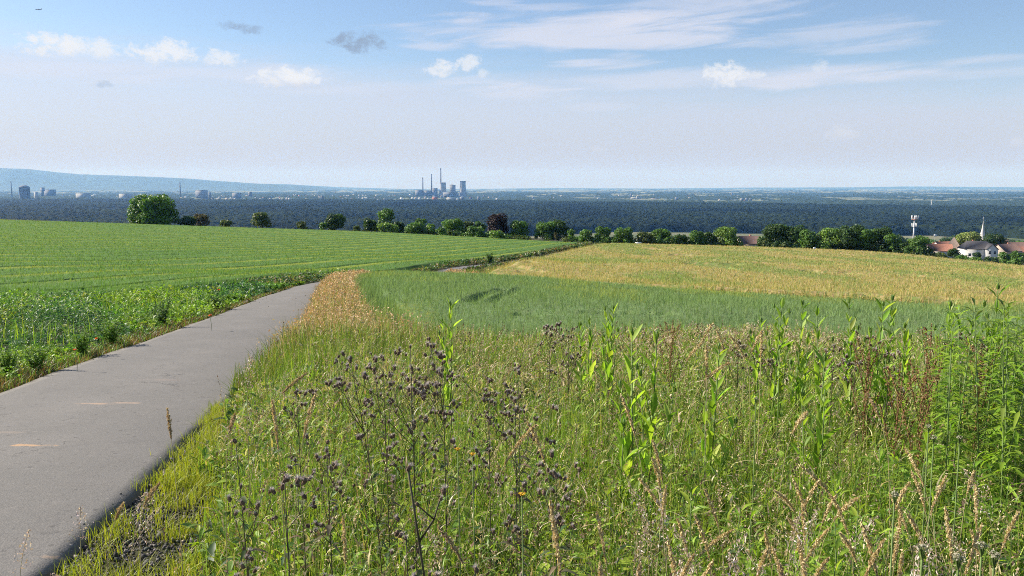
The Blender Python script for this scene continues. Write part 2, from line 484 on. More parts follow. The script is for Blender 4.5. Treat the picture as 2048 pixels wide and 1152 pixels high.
PLs = resample(PL, .35)
_t = np.gradient(PLs, axis=0); _t /= np.linalg.norm(_t, axis=1)[:, None]
_nr = np.stack([_t[:, 1], -_t[:, 0]], 1)               # to the right of the heading
PWD = np.interp(PLs[:, 1], [12, 20, 34, 60], [PATH_W, 2.55, 2.05, 2.05])     # it narrows a little beyond the first rise
PC = PLs + _nr * PWD[:, None] / 2
PR = PLs + _nr * PWD[:, None]
def path_side(x, y):
    """signed distance from the path's centre line (right positive), by forward distance"""
    k = np.clip(np.searchsorted(PC[:, 1], y), 1, len(PC) - 1)
    t = (y - PC[k - 1, 1]) / (PC[k, 1] - PC[k - 1, 1] + 1e-9)
    cx = PC[k - 1, 0] + t * (PC[k, 0] - PC[k - 1, 0])
    return (x - cx) * _nr[k, 0] - PWD[k] / 2 + PATH_W / 2

# ground sheet --------------------------------------------------------
m_soil, t, out = new_mat('hill_ground')
g = N(t, 'ShaderNodeNewGeometry')
n1 = noise(t, g.outputs['Position'], .9, 8, .65); n2 = noise(t, g.outputs['Position'], .0035, 4, .6); n3 = noise(t, g.outputs['Position'], 14, 4)
c = mixc(t, smooth(t, n1, .35, .65), (.045, .038, .022), (.055, .06, .024))  # near soil darkened in colour so gaps between blades look deeply shaded
far = mixc(t, smooth(t, n2, .42, .6), (.10, .13, .055), (.20, .19, .11))
sp_ = N(t, 'ShaderNodeSeparateXYZ'); t.links.new(g.outputs['Position'], sp_.inputs[0])
c = mixc(t, smooth(t, sp_.outputs[1], 600, 1200), c, far)
p = N(t, 'ShaderNodeBsdfPrincipled'); p.inputs['Roughness'].default_value = .95; p.inputs['Specular IOR Level'].default_value = .1
t.links.new(c, p.inputs['Base Color'])
b = N(t, 'ShaderNodeBump'); b.inputs['Strength'].default_value = .6; b.inputs['Distance'].default_value = .05
t.links.new(n3, b.inputs['Height']); t.links.new(b.outputs[0], p.inputs['Normal'])
t.links.new(p.outputs[0], out.inputs['Surface'])
tag(Geo().add(np.stack([_gx, _gy, GZ], -1), None, grid_faces(NL, NS)).obj('ground', m_soil, smooth=True), kind='structure')

# asphalt path ---------------------------------------------------------
m_asph, t, out = new_mat('asphalt')
g = N(t, 'ShaderNodeNewGeometry')
big = noise(t, g.outputs['Position'], .8, 5, .6); mid = noise(t, g.outputs['Position'], 6, 5, .6); fine = noise(t, g.outputs['Position'], 130, 3, .7)
vo = N(t, 'ShaderNodeTexVoronoi'); vo.inputs['Scale'].default_value = 75; t.links.new(g.outputs['Position'], vo.inputs['Vector'])
c = mixc(t, smooth(t, big, .3, .7), (.192, .18, .163), (.24, .222, .20))
c = mixc(t, M(t, 'MULTIPLY', smooth(t, mid, .45, .75), .35), c, (.21, .188, .166))
c = mixc(t, M(t, 'MULTIPLY', smooth(t, fine, .4, .62), .6), c, (.085, .085, .085))
c = mixc(t, M(t, 'MULTIPLY', smooth(t, vo.outputs['Distance'], .28, .1), .5), c, (.25, .235, .21))
mott = noise(t, g.outputs['Position'], 2.3, 6, .7); grit = noise(t, g.outputs['Position'], 24, 4, .85)
dv_ = N(t, 'ShaderNodeTexVoronoi'); dv_.inputs['Scale'].default_value = 7; t.links.new(g.outputs['Position'], dv_.inputs['Vector'])
c = mixc(t, M(t, 'MULTIPLY', smooth(t, dv_.outputs['Distance'], .16, .08), .55), c, (.075, .07, .066))
c = mixc(t, M(t, 'MULTIPLY', smooth(t, mott, .55, .72), .45), c, (.13, .122, .118))
c = mixc(t, M(t, 'MULTIPLY', smooth(t, mott, .45, .3), .35), c, (.25, .225, .205))
c = mixc(t, M(t, 'MULTIPLY', smooth(t, grit, .56, .68), .6), c, (.085, .082, .08))
c = mixc(t, M(t, 'MULTIPLY', smooth(t, grit, .42, .30), .55), c, (.33, .305, .28))
ea = N(t, 'ShaderNodeAttribute', attribute_name='Col'); es = N(t, 'ShaderNodeSeparateColor'); t.links.new(ea.outputs['Color'], es.inputs[0])
c = mixc(t, M(t, 'MULTIPLY', smooth(t, M(t, 'ADD', es.outputs[0], M(t, 'MULTIPLY', M(t, 'SUBTRACT', mott, .5), 1.1)), .45, 1.0), .75), c, (.125, .108, .085))
c = mixc(t, M(t, 'MULTIPLY', es.outputs[1], M(t, 'MULTIPLY', smooth(t, big, .35, .6), .28)), c, (.135, .128, .12))
cr = N(t, 'ShaderNodeTexVoronoi', feature='DISTANCE_TO_EDGE'); cr.inputs['Scale'].default_value = .55
wv = N(t, 'ShaderNodeVectorMath', operation='ADD'); t.links.new(g.outputs['Position'], wv.inputs[0]); t.links.new(comb(t, M(t, 'MULTIPLY', mid, .9), M(t, 'MULTIPLY', mott, .9)), wv.inputs[1]); t.links.new(wv.outputs[0], cr.inputs['Vector'])
c = mixc(t, M(t, 'MULTIPLY', M(t, 'MULTIPLY', smooth(t, cr.outputs['Distance'], .008, .002), smooth(t, big, .5, .62)), .75), c, (.05, .048, .046))
for (u, v, r, cc, st) in ((190, 820, .13, (.42, .29, .2), .7), (250, 818, .13, (.42, .3, .22), .6), (68, 906, .10, (.46, .29, .16), .85), (20, 880, .14, (.3, .24, .19), .4), (330, 770, .2, (.26, .21, .18), .5), (110, 1130, .07, (.45, .32, .22), .6)):
    h = hit(u, v)
    vv = N(t, 'ShaderNodeVectorMath', operation='SUBTRACT'); t.links.new(g.outputs['Position'], vv.inputs[0]); vv.inputs[1].default_value = h
    ss = N(t, 'ShaderNodeVectorMath', operation='MULTIPLY'); t.links.new(vv.outputs[0], ss.inputs[0]); ss.inputs[1].default_value = (.6, 2.2, 0)
    ll = N(t, 'ShaderNodeVectorMath', operation='LENGTH'); t.links.new(ss.outputs[0], ll.inputs[0])
    c = mixc(t, M(t, 'MULTIPLY', smooth(t, M(t, 'ADD', ll.outputs['Value'], M(t, 'MULTIPLY', M(t, 'SUBTRACT', mid, .5), .35)), r, r * .3), st), c, cc)
p = N(t, 'ShaderNodeBsdfPrincipled'); p.inputs['Roughness'].default_value = .9; p.inputs['Specular IOR Level'].default_value = .2
t.links.new(c, p.inputs['Base Color'])
b = N(t, 'ShaderNodeBump'); b.inputs['Strength'].default_value = .35; b.inputs['Distance'].default_value = .004
t.links.new(M(t, 'ADD', fine, M(t, 'MULTIPLY', vo.outputs['Distance'], 1.0)), b.inputs['Height']); t.links.new(b.outputs[0], p.inputs['Normal'])
t.links.new(p.outputs[0], out.inputs['Surface'])
offs = [(-PATH_W / 2 - .02, -.25), (-PATH_W / 2, .04), (-PATH_W / 2 + .16, .05), (-.75, .06), (-.35, .067), (0, .07), (.35, .067), (.75, .06), (PATH_W / 2 - .13, .05), (PATH_W / 2, .03), (PATH_W / 2 + .02, -.25)]
ocol = [(.9, 0, 0), (.9, 0, 0), (0, .3, 0), (0, 1, 0), (0, .4, 0), (0, 0, 0), (0, .4, 0), (0, 1, 0), (0, .3, 0), (1, 0, 0), (1, 0, 0)]
rows = []
for k in range(len(PC)):
    wob = (.02 * math.sin(k * .9) + .02 * math.sin(k * .37 + 2), .025 * math.sin(k * .71) + .02 * math.sin(k * 1.9))
    for i, (o, dz) in enumerate(offs):
        o2 = o * PWD[k] / PATH_W + (wob[0] if i < 2 else wob[1] if i > 8 else 0)
        q = PC[k] + _nr[k] * o2
        rows.append((q[0], q[1], float(Z(q[0], q[1])) + dz))
tag(Geo().add(rows, None, grid_faces(len(PC), len(offs)), np.tile(np.array(ocol, float), (len(PC), 1))).obj('path', m_asph, smooth=False), kind='structure')
# ------------------------------------------------------------------ crop fields
def fp(lst): return np.array([(float(at(u, 540, D)[0]), D) for u, D in lst])
POLY_GRAIN = fp([(-900, 24), (0, 29), (300, 35), (520, 44), (622, 52), (738, 66), (893, 97), (995, 130), (1178, 262), (1000, 280), (700, 288), (260, 292), (0, 292), (-900, 285)])
POLY_RAPE = fp([(955, 80), (1000, 73), (1200, 62), (1450, 58), (1700, 55), (2048, 50), (2800, 44), (2800, 140), (2048, 182), (1800, 222), (1500, 243), (1200, 258), (1062, 132), (1000, 98)])
POLY_WHEAT = fp([(760, 14.5), (1000, 12.8), (1500, 12.6), (2048, 12.4), (3000, 12), (2800, 43.9), (2048, 49.9), (1700, 54.9), (1450, 57.9), (1200, 61.8), (1000, 72.6), (955, 79), (860, 73), (770, 60), (712, 44), (700, 30), (722, 19)])
m_crop = leafy('crop_leaf', .3, .85, .06, .2, 9.0)
def sheet(poly, lift, name, col, rag=0.0, fn=None):
    """canopy floor of a field: grid cells inside the outline"""
    P = np.asarray(poly)
    s, L = P[:, 0] / (P[:, 1] + 15), np.log(P[:, 1] + 15)
    a, b = np.linspace(s.min(), s.max(), 420), np.linspace(L.min(), L.max(), 260)
    A, B = np.meshgrid(a, b)
    X, Y = A * np.exp(B), np.exp(B) - 15
    ins = in_poly(X.ravel(), Y.ravel(), P)
    F = grid_faces(260, 420)
    F = F[ins[F].all(1)]
    zz = Z(X.ravel(), Y.ravel()) + .03 + (lift - .03) * sst(dist_line(X.ravel(), Y.ravel(), np.concatenate([P, P[:1]])), .1, .9 + .008 * Y.ravel())
    if fn is not None: zz = zz + fn(X.ravel(), Y.ravel())
    used = np.unique(F); mp = np.full(len(zz), -1); mp[used] = np.arange(len(used))
    V = np.stack([X.ravel(), Y.ravel(), zz], 1)[used]
    c = col(V[:, 0], V[:, 1]) if callable(col) else col
    return V, mp[F], c
def scatter(rng, poly, n, near=None):
    """points inside the outline, denser nearby"""
    P = np.asarray(poly)
    s, L = P[:, 0] / (P[:, 1] + 15), np.log(P[:, 1] + 15)
    X, Y = [], []
    got = 0
    while got < n:
        a = rng.uniform(s.min(), s.max(), n); b = rng.uniform(L.min(), L.max(), n)
        x, y = a * np.exp(b), np.exp(b) - 15
        k = in_poly(x, y, P) & (np.abs(x / np.maximum(y, 1)) < .95)
        X.append(x[k]); Y.append(y[k]); got += k.sum()
    return np.concatenate(X)[:n], np.concatenate(Y)[:n]
def crop(name, poly, n, h, cols, seed, gap=None, wid=.0011, lean=.35, floor=.78, hv=.10, tone=None, minw=.018):
    rng = np.random.default_rng(seed)
    x, y = scatter(rng, poly, n)
    hh = h * (1 + rng.normal(0, hv, n)) * (.94 + .12 * fbm(x * .25, y * .25, seed))
    if gap is not None:
        k = gap(x, y); hh = hh * k
    keep = hh > .05
    x, y, hh = x[keep], y[keep], hh[keep]; n = len(x)
    C = cols(rng, x, y)
    w = np.maximum(minw, wid * y) * rng.uniform(.7, 1.4, n)
    root = np.stack([x, y, Z(x, y) + .02], 1)
    G = Geo()
    # the lower part of a far stand is hidden: start the ribbons higher up there
    near = y < 60
    edge = dist_line(x, y, np.concatenate([poly, poly[:1]])) < .7 + .012 * y
    k0 = np.where(edge, 0.0, .66)
    r2 = root.copy(); r2[:, 2] += hh * k0
    seg2 = edge & near
    blades(G, r2[seg2], hh[seg2], w[seg2], rng.uniform(0, 6.28, seg2.sum()), np.abs(rng.normal(0, lean, seg2.sum())), C[seg2], rng, seg=2)
    f = ~seg2
    blades(G, r2[f], (hh * (1 - k0))[f], w[f], rng.uniform(0, 6.28, f.sum()), np.abs(rng.normal(.5, lean + .5, f.sum())), C[f], rng, seg=1, twist=1.5)
    V, F, _ = sheet(poly, h * floor, name, None, fn=(lambda X, Y: -h * (floor - .1) * (1 - gap(X, Y))) if gap is not None else None)
    G.add(V, None, F, cols(rng, V[:, 0], V[:, 1]))
    return tag(G.obj(name, m_crop), kind='stuff')

SD = np.array((.225, .974)); SD /= np.linalg.norm(SD)     # drilling direction of the grain field
def across(x, y): return x * SD[1] - y * SD[0]
def grain_cols(rng, x, y):
    d = across(x, y) + 1.8 * (fbm(x * .035, y * .02, 5) - .5)
    n = len(x)
    c = pick(rng, n, [(0.156, 0.265, 0.0728), (0.177, 0.285, 0.0801), (0.126, 0.231, 0.0656)], jit=.1)
    ph = (d / 6.4) % 1.0; row = np.floor(d / 6.4)
    st = .55 + .6 * hash2(row, row * 0, 3)
    f = sst(ph, .52, .60) * (1 - sst(ph, .68, .80)) * st * (.45 + .9 * fbm(x * .08, y * .03, 9))
    f = np.clip(f * 1.5 * sst(fbm(x * .06, y * .02, 19, 3), .12, .5), 0, .75) * sst(y, 34, 55) * (1 - .8 * sst(d, -22, -17))
    yel = pick(rng, n, [(0.383, 0.398, 0.0583), (0.309, 0.371, 0.0728)], jit=.1)
    return c * (1 - f[:, None]) + yel * f[:, None]
def grain_gap(x, y):
    d = across(x, y) + 1.8 * (fbm(x * .035, y * .02, 5) - .5)
    ph = (d / 6.4) % 1.0
    return 1 - .6 * (np.abs(ph - .45) < .05) * (.3 + .7 * (fbm(x * .1, y * .04, 4) > .4))
crop('grain_field', POLY_GRAIN, 210000, .75, grain_cols, 11, grain_gap, wid=.0010, hv=.07)
def rape_cols(rng, x, y):
    n = len(x)
    f = fbm(x * .12, y * .05, 21, 4)
    c = pick(rng, n, [(0.453, 0.369, 0.134), (0.48, 0.34, 0.168), (0.387, 0.355, 0.111), (0.534, 0.423, 0.201)], jit=.08)
    gcol = pick(rng, n, [(0.279, 0.329, 0.101), (0.228, 0.286, 0.0895)], jit=.12)
    k = (rng.random(n) < sst(f, .42, .66) * .6 + .24)
    return np.where(k[:, None], gcol, c)
crop('rapeseed_field', POLY_RAPE, 190000, 1.1, rape_cols, 12, lambda x, y: 1 - .4 * sst(fbm(x * .18, y * .09, 33, 3), .66, .74), wid=.0010, hv=.09, lean=.5)
def on_canopy(u, v, h):
    """where the ray of a pixel meets the top of a crop of height h"""
    r = ray(u, v); r = r / r[1]
    y = np.exp(np.linspace(math.log(8), math.log(400), 3000))
    k = np.argmax(EYE + r[2] * y - Z(r[0] * y, y) - h < 0)
    return float(r[0] * y[k]), float(y[k])
TRAM = [[on_canopy(u, v, .55) for u, v in l] for l in (
    [(937, 598), (946, 592), (962, 585), (985, 580), (1003, 574)], [(983, 598), (995, 590), (1015, 582), (1040, 572)],
    [(1120, 570), (1300, 577), (1536, 591), (1786, 601), (2048, 612), (2300, 626)], [(1300, 590), (1420, 586), (1536, 594), (1660, 598)],
    [(1040, 622), (1062, 623)], [(880, 563), (960, 560), (1020, 562)], [(1180, 618), (1330, 621)], [(770, 588), (776, 582)])]
TRW = [.24, .2, .34, .2, .25, .4, .2, .2]
def wheat_gap(x, y):
    k = np.ones(len(x))
    for l, w in zip(TRAM, TRW):
        k = np.minimum(k, .45 + .55 * sst(dist_line(x, y, l) + .2 * (fbm(x * .7, y * .7, 3) - .5), w * .5, w))
    return k
def wheat_cols(rng, x, y):
    n = len(x)
    f = fbm(x * .3, y * .12, 41, 4)
    c = pick(rng, n, [(0.194, 0.283, 0.122), (0.228, 0.315, 0.139), (0.172, 0.25, 0.101)], jit=.1)
    c2 = pick(rng, n, [(0.296, 0.356, 0.0984), (0.319, 0.34, 0.0899)], jit=.1)
    e = sst(dist_line(x, y, [(at(u, 560, D)[0], D) for u, D in ((1000, 71), (1200, 61), (1400, 58))]), 7, 0)
    k = rng.random(n) < np.clip(sst(f, .5, .72) * .55 + e * .7, 0, 1)
    return np.where(k[:, None], c2, c)
crop('wheat_field', POLY_WHEAT, 260000, .62, wheat_cols, 13, wheat_gap, wid=.00085, hv=.11, minw=.014)
# ------------------------------------------------------------------ forest on the plain (one mass), far woods, hills
def domes(x, y, R, seed):
    """rounded crowns on a jittered grid: height 0..1 and a hue number per crown"""
    ix, iy = np.floor(x / R), np.floor(y / R)
    best = np.full(x.shape, 9.0); hue = np.zeros(x.shape)
    for a in (-1, 0, 1):
        for b in (-1, 0, 1):
            jx, jy = ix + a, iy + b
            cx = (jx + hash2(jx, jy, seed)) * R; cy = (jy + hash2(jx, jy, seed + 1)) * R
            d = np.hypot(x - cx, y - cy) / R
            k = d < best
            best = np.where(k, d, best); hue = np.where(k, hash2(jx, jy, seed + 2), hue)
    return np.sqrt(np.maximum(0, 1 - (best / .85) ** 2)), hue
m_wood = leafy('woodland', .0, .9, .05, .3, .15)
def top_of(u):       # depth of the wood's far edge by direction
    return np.interp(u, [-600, 0, 500, 900, 1100, 1400, 1700, 2048, 2700], [7200, 7000, 6700, 6600, 6000, 5400, 4900, 4300, 4000])
def near_of(u):
    return np.interp(u, [-600, 400, 900, 1200, 1536, 1700, 1800, 2048, 2700], [1700, 1750, 1950, 2300, 2230, 2050, 2150, 2020, 2000])
def wood(name, nr, nc, near, far, H, R, seed, cols, patch=None):
    uu = np.linspace(-420, 2468, nc)
    tt = np.linspace(0, 1, nr)
    U, T = np.meshgrid(uu, tt)
    n0 = near(U) * (1 + .02 * (vnoise(U * .02, U * 0, seed) - .5)); f0 = far(U)
    Y = n0 * (f0 / n0) ** T
    X = (U - 1024) / FPX * Y * 1.005
    dm, hue = domes(X, Y, R, seed)
    big = fbm(X / 260, Y / 260, seed + 5)
    hgt = H * (.62 + .34 * big) + R * .33 * dm + R * .55 * (hue - .5) * dm
    if patch is not None: hgt = hgt * patch(X, Y)
    hgt[0] = 0; hgt[-1] = 0
    V = np.stack([X, Y, Z(X.ravel(), Y.ravel()).reshape(X.shape) + hgt - .3], -1)
    c = cols(X, Y, hue, big)
    return tag(Geo().add(V.reshape(-1, 3), None, grid_faces(nr, nc), c.reshape(-1, 3)).obj(name, m_wood), kind='stuff')
def wood_cols(X, Y, hue, big):
    a, b = np.array((.003, .006, .004)), np.array((.024, .036, .014))
    return a + (b - a) * np.clip(hue ** 2 * .6 + 1.3 * (fbm(X / 330, Y / 520, 88, 4) - .42), 0, 1)[..., None]
wood('forest', 600, 2000, near_of, top_of, 19, 19, 71, wood_cols)
def far_cols(X, Y, hue, big):
    g = np.array((.02, .034, .02)) + np.array((.025, .03, .012)) * hue[..., None]
    pale = fbm(X / 420, Y / 900, 90, 3) > .62 - .14 * sst(Y, 9000, 20000)  # pale farmland colour, spread wider with distance to stand in for haze
    return np.where(pale[..., None], np.array((.22, .23, .15)), g)
wood('distant_woods', 260, 1000, lambda u: top_of(u) + 120, lambda u: u * 0 + 30000, 13, 30, 77, far_cols, patch=lambda X, Y: sst(fbm(X / 420, Y / 900, 90, 3), .64, .56) * (.35 + .65 * sst(fbm(X / 700, Y / 1500, 95, 2), .35, .6)))
m_hill = matte('hill_forest', (.05, .075, .04), .95, .004, .3)
def hills(name, prof, D, depth, seed):
    us = np.linspace(prof[0][0], prof[-1][0], 260)
    vs = np.interp(us, [q[0] for q in prof], [q[1] for q in prof])
    rows = []
    ts = np.linspace(-1, 1, 25)
    H = np.array([at(u, v, D)[2] for u, v in zip(us, vs)]) - PLAIN
    H = np.maximum(H, 2.0)
    for tt in ts:
        y = D + tt * depth
        pr = np.exp(-(tt * 1.9) ** 2) if tt < 0 else np.exp(-(tt * 1.5) ** 2)
        x = (us - 1024) / FPX * D * 1.0 + tt * depth * (us - 1024) / FPX * .5
        n = fbm(x / 900, y / 900 + x * 0, seed, 4)
        h = H * (pr * (1 + .10 * (n - .5)) - .05) + 6 * (vnoise(us * .35, us * 0 + tt * 20, seed + 9) - .5)
        rows.append(np.stack([x, np.full_like(x, y), PLAIN + h], 1))
    return tag(Geo().add(np.concatenate(rows), None, grid_faces(25, 260)).obj(name, m_hill, smooth=True), kind='structure')
hills('hill_range', [(-420, 326), (-200, 330), (0, 334), (60, 336), (125, 343), (160, 346), (256, 350), (325, 353), (400, 357), (512, 366), (620, 371), (650, 376), (720, 381)], 24000, 4600, 61)
hills('far_hills', [(300, 374), (480, 366), (580, 368), (680, 374), (850, 379), (1100, 376), (1300, 377), (1500, 375), (1700, 374.5), (1800, 372.5), (1950, 373.5), (2100, 375), (2468, 376)], 31500, 2500, 67)
# ------------------------------------------------------------------ village, mast, town and power plant
m_roof_red = matte('red_tiles', (.25, .115, .08), .8, 3, .25)
m_roof_grey = matte('slate_tiles', (.085, .08, .085), .7, 3, .2)
m_roof_brown = matte('brown_tiles', (.12, .075, .065), .8, 3, .25)
m_roof_tan = matte('weathered_tiles', (.25, .19, .15), .85, 2, .25)
m_wall_white = matte('white_render', (.72, .70, .66), .85, 1.5, .06)
m_wall_beige = matte('beige_render', (.50, .42, .34), .85, 1.5, .1)
m_brick = matte('brick', (.30, .13, .09), .85, 5, .2)
m_glass = matte('window_glass', (.03, .04, .05), .12, 1, .1, .5)
m_steel = matte('galvanised_steel', (.52, .53, .54), .45, 4, .1, .5, .3)
m_dish = matte('antenna_shell', (.74, .75, .76), .5, 4, .05)
m_rust = matte('red_lead_paint', (.45, .16, .08), .7, 4, .2)
m_concrete = matte('concrete', (.36, .35, .34), .9, .05, .1)
m_conc_dark = matte('dark_concrete', (.19, .185, .185), .9, .05, .15)
m_block = matte('grey_cladding', (.25, .255, .265), .8, .02, .15)
m_block_lt = matte('pale_cladding', (.42, .42, .41), .8, .02, .1)
def house(label, u, v, D, Lx, Ly, eave, ridge, rz, wall, roof, hip=0.0, windows=(), chimney=None, cat='house', name='house', zbase=None, over=.35, group='houses of the village'):
    """gabled or hipped house, ridge along local x; local -y is the front"""
    x, y, z = spot(u, D, v)
    if zbase is not None: z = float(at(u, zbase, D)[2])
    t = thing(name, label, cat, (x, y, z), rz, group)
    a, b = Lx / 2, Ly / 2
    G = Geo()
    V = [(-a, -b, -4), (a, -b, -4), (a, b, -4), (-a, b, -4), (-a, -b, eave), (a, -b, eave), (a, b, eave), (-a, b, eave)]
    F4 = [(0, 1, 5, 4), (1, 2, 6, 5), (2, 3, 7, 6), (3, 0, 4, 7)]; F3 = []
    if hip < .05:
        V += [(-a, 0, ridge - .12), (a, 0, ridge - .12)]; F3 = [(5, 6, 9), (7, 4, 8)]
    G.add(V, F3, F4).obj('wall', wall, t)
    R = Geo()
    sl = (ridge - eave) / b
    ox = over if hip < .05 else over
    A, B, ez = a + ox, b + over, eave - over * sl
    hx = a + ox if hip < .05 else max(.05, a - hip)
    th = .22
    V = [(-A, -B, ez), (A, -B, ez), (A, B, ez), (-A, B, ez), (-hx, 0, ridge), (hx, 0, ridge)]
    V2 = [(p, q, r + th) for p, q, r in V]
    f4 = [(0, 1, 5, 4), (2, 3, 4, 5)]; f3 = [(1, 2, 5), (3, 0, 4)] if hip > .05 else []
    F4 = [tuple(i + 6 for i in f) for f in f4] + [tuple(reversed(f)) for f in f4] + [(0, 6, 7, 1), (2, 8, 9, 3)]
    if hip < .05: F4 += [(1, 7, 11, 5), (5, 11, 8, 2), (3, 9, 10, 4), (4, 10, 6, 0)]
    else: F4 += [(1, 7, 8, 2), (3, 9, 6, 0)]
    F3 = [tuple(i + 6 for i in f) for f in f3] + [tuple(reversed(f)) for f in f3]
    ro = R.add(V + V2, F3, F4).obj('roof', roof, t)
    if chimney is not None:
        box(Geo(), (-.35, -.35, -1.2), (.35, .35, .9), rz=0, o=(chimney, .6, ridge - .2)).obj('chimney', m_brick, ro)
    for (side, s, zz, w, h) in windows:
        fr = Geo(); pn = Geo()
        if side == 'front':
            box(fr, (s - w / 2, -b - .06, zz), (s + w / 2, -b - .003, zz + h)); box(pn, (s - w / 2 + .1, -b - .075, zz + .1), (s + w / 2 - .1, -b - .058, zz + h - .1))
        else:
            q = a if side == 'right' else -a; g_ = 1 if side == 'right' else -1
            lo, hi = sorted((q + .003 * g_, q + .06 * g_)); box(fr, (lo, s - w / 2, zz), (hi, s + w / 2, zz + h))
            lo, hi = sorted((q + .058 * g_, q + .075 * g_)); box(pn, (lo, s - w / 2 + .1, zz + .1), (hi, s + w / 2 - .1, zz + h - .1))
        wf = fr.obj('window', m_wall_white, t); pn.obj('pane', m_glass, wf)
    return t
house('white walled house with a red tiled roof beside the steep grey roof', 1878, 500, 390, 10.6, 8, 3.0, 6.0, math.radians(-14), m_wall_white, m_roof_red, windows=(('front', 1.5, .8, 1.2, 1.2), ('front', 3.6, .8, 1.2, 1.2), ('front', -3, .8, 1.2, 1.2)), chimney=-2.5, zbase=513)
house('house with a very steep weathered tan grey hipped roof', 1907, 495, 412, 11, 8.4, 2.6, 9.4, math.radians(62), m_wall_beige, m_roof_tan, hip=3.4, windows=(('left', 0, .6, 1.1, 1.2),), zbase=511)
wh = house('white house with a dark slate roof and a bluish shaded gable', 1952, 500, 395, 13.5, 9, 4.6, 8.0, math.radians(-8), m_wall_white, m_roof_grey, hip=2.2, windows=(('front', -4.6, 1.0, 1.3, 1.4), ('front', -2.2, 1.0, 1.3, 1.4)), chimney=-1.5, zbase=515)
wing = Geo(); wx0, wx1, wy0, wy1 = 2.2, 7.4, -6.6, -1.0
wing.add([(wx0, wy0, -4), (wx1, wy0, -4), (wx1, wy1, -4), (wx0, wy1, -4), (wx0, wy0, 4.6), (wx1, wy0, 4.6), (wx1, wy1, 4.6), (wx0, wy1, 4.6), ((wx0 + wx1) / 2, wy0, 6.9), ((wx0 + wx1) / 2, wy1, 6.9)],
         [(4, 5, 8)], [(0, 1, 5, 4), (1, 2, 6, 5), (3, 0, 4, 7)])
wi = wing.obj('gable_wing', m_wall_white, wh)
rw = Geo(); mx_ = (wx0 + wx1) / 2
rw.add([(wx0 - .3, wy0 - .3, 4.4), (mx_, wy0 - .3, 7.1), (mx_, wy1 + 1, 7.1), (wx0 - .3, wy1, 4.4), (wx1 + .3, wy0 - .3, 4.4), (wx1 + .3, wy1, 4.4),
        (wx0 - .3, wy0 - .3, 4.6), (mx_, wy0 - .3, 7.3), (mx_, wy1 + 1, 7.3), (wx0 - .3, wy1, 4.6), (wx1 + .3, wy0 - .3, 4.6), (wx1 + .3, wy1, 4.6)],
       None, [(0, 1, 2, 3), (1, 4, 5, 2), (9, 8, 7, 6), (8, 11, 10, 7), (0, 6, 7, 1), (1, 7, 10, 4), (3, 9, 6, 0), (4, 10, 11, 5)]).obj('wing_roof', m_roof_grey, wi)
for s in (3.7, 5.9):
    w_ = box(Geo(), (s - .55, wy0 - .06, 2.3), (s + .55, wy0 - .003, 3.8)).obj('window', m_wall_white, wh); box(Geo(), (s - .45, wy0 - .075, 2.4), (s + .45, wy0 - .058, 3.7)).obj('pane', m_glass, w_)
house('red brown roofed house behind the dark tree, nearest to the right hedge', 2012, 498, 420, 12, 9, 2.6, 6.0, math.radians(20), m_wall_beige, m_roof_brown, chimney=2, zbase=511)
house('small house with an orange roof and white gable by the photo edge', 2041, 502, 430, 8, 7, 2.6, 5.0, math.radians(-60), m_wall_white, m_roof_red, zbase=512)
house('long dark brown roof between the dark tree and the orange roof', 2020, 492, 470, 18, 10, 2.5, 6.2, math.radians(5), m_wall_beige, m_roof_brown, chimney=-4, zbase=506)
house('red roof peeping out above the red tiled house', 1890, 490, 450, 12, 8, 2.5, 5.2, math.radians(10), m_wall_white, m_roof_red, chimney=-3, zbase=502)
house('house with a wide purple brown roof behind the light domed tree', 1499, 480, 320, 9, 8, 2.0, 4.6, math.radians(6), m_wall_beige, m_roof_brown, chimney=.5, zbase=496)
house('white house almost hidden between two trees of the hedge line', 1643, 480, 330, 5.5, 6, 3.4, 5.2, math.radians(-25), m_wall_white, m_roof_grey, zbase=499)
# church
cx, cy, cz = spot(1965, 620, 470)
ztip = float(at(1966, 441, 620)[2])
ch = thing('church', 'village church with a slender pale pointed spire and cross', 'church', (cx, cy, ztip - 28))
box(Geo(), (-2.9, -2.9, -12), (2.9, 2.9, 13.5)).obj('tower', m_wall_beige, ch)
sp = Geo()
lathe(sp, [(3.0, 13.2), (1.9, 16.2), (.95, 21), (.05, 28)], 8); spo = sp.obj('spire', matte('spire_slate', (.55, .53, .50), .6, 1.5, .1), ch)
cr = Geo(); box(cr, (-.09, -.09, 27.8), (.09, .09, 31)); box(cr, (-.6, -.088, 29.6), (.6, .088, 29.8)); cr.obj('cross', m_steel, spo)
nv = Geo(); nv.add([(1, -5, -8), (20, -5, -8), (20, 5, -8), (1, 5, -8), (1, -5, 7), (20, -5, 7), (20, 5, 7), (1, 5, 7), (1, 0, 13), (20, 0, 13)], [(5, 6, 9), (7, 4, 8)], [(0, 1, 5, 4), (1, 2, 6, 5), (2, 3, 7, 6), (3, 0, 4, 7)]).obj('nave', m_wall_beige, ch)
Geo().add([(.8, -5.5, 6.6), (20.3, -5.5, 6.6), (20.3, 0, 13.3), (.8, 0, 13.3), (20.3, 5.5, 6.6), (.8, 5.5, 6.6)], None, [(0, 1, 2, 3), (3, 2, 4, 5)]).obj('roof', m_roof_brown, ch)
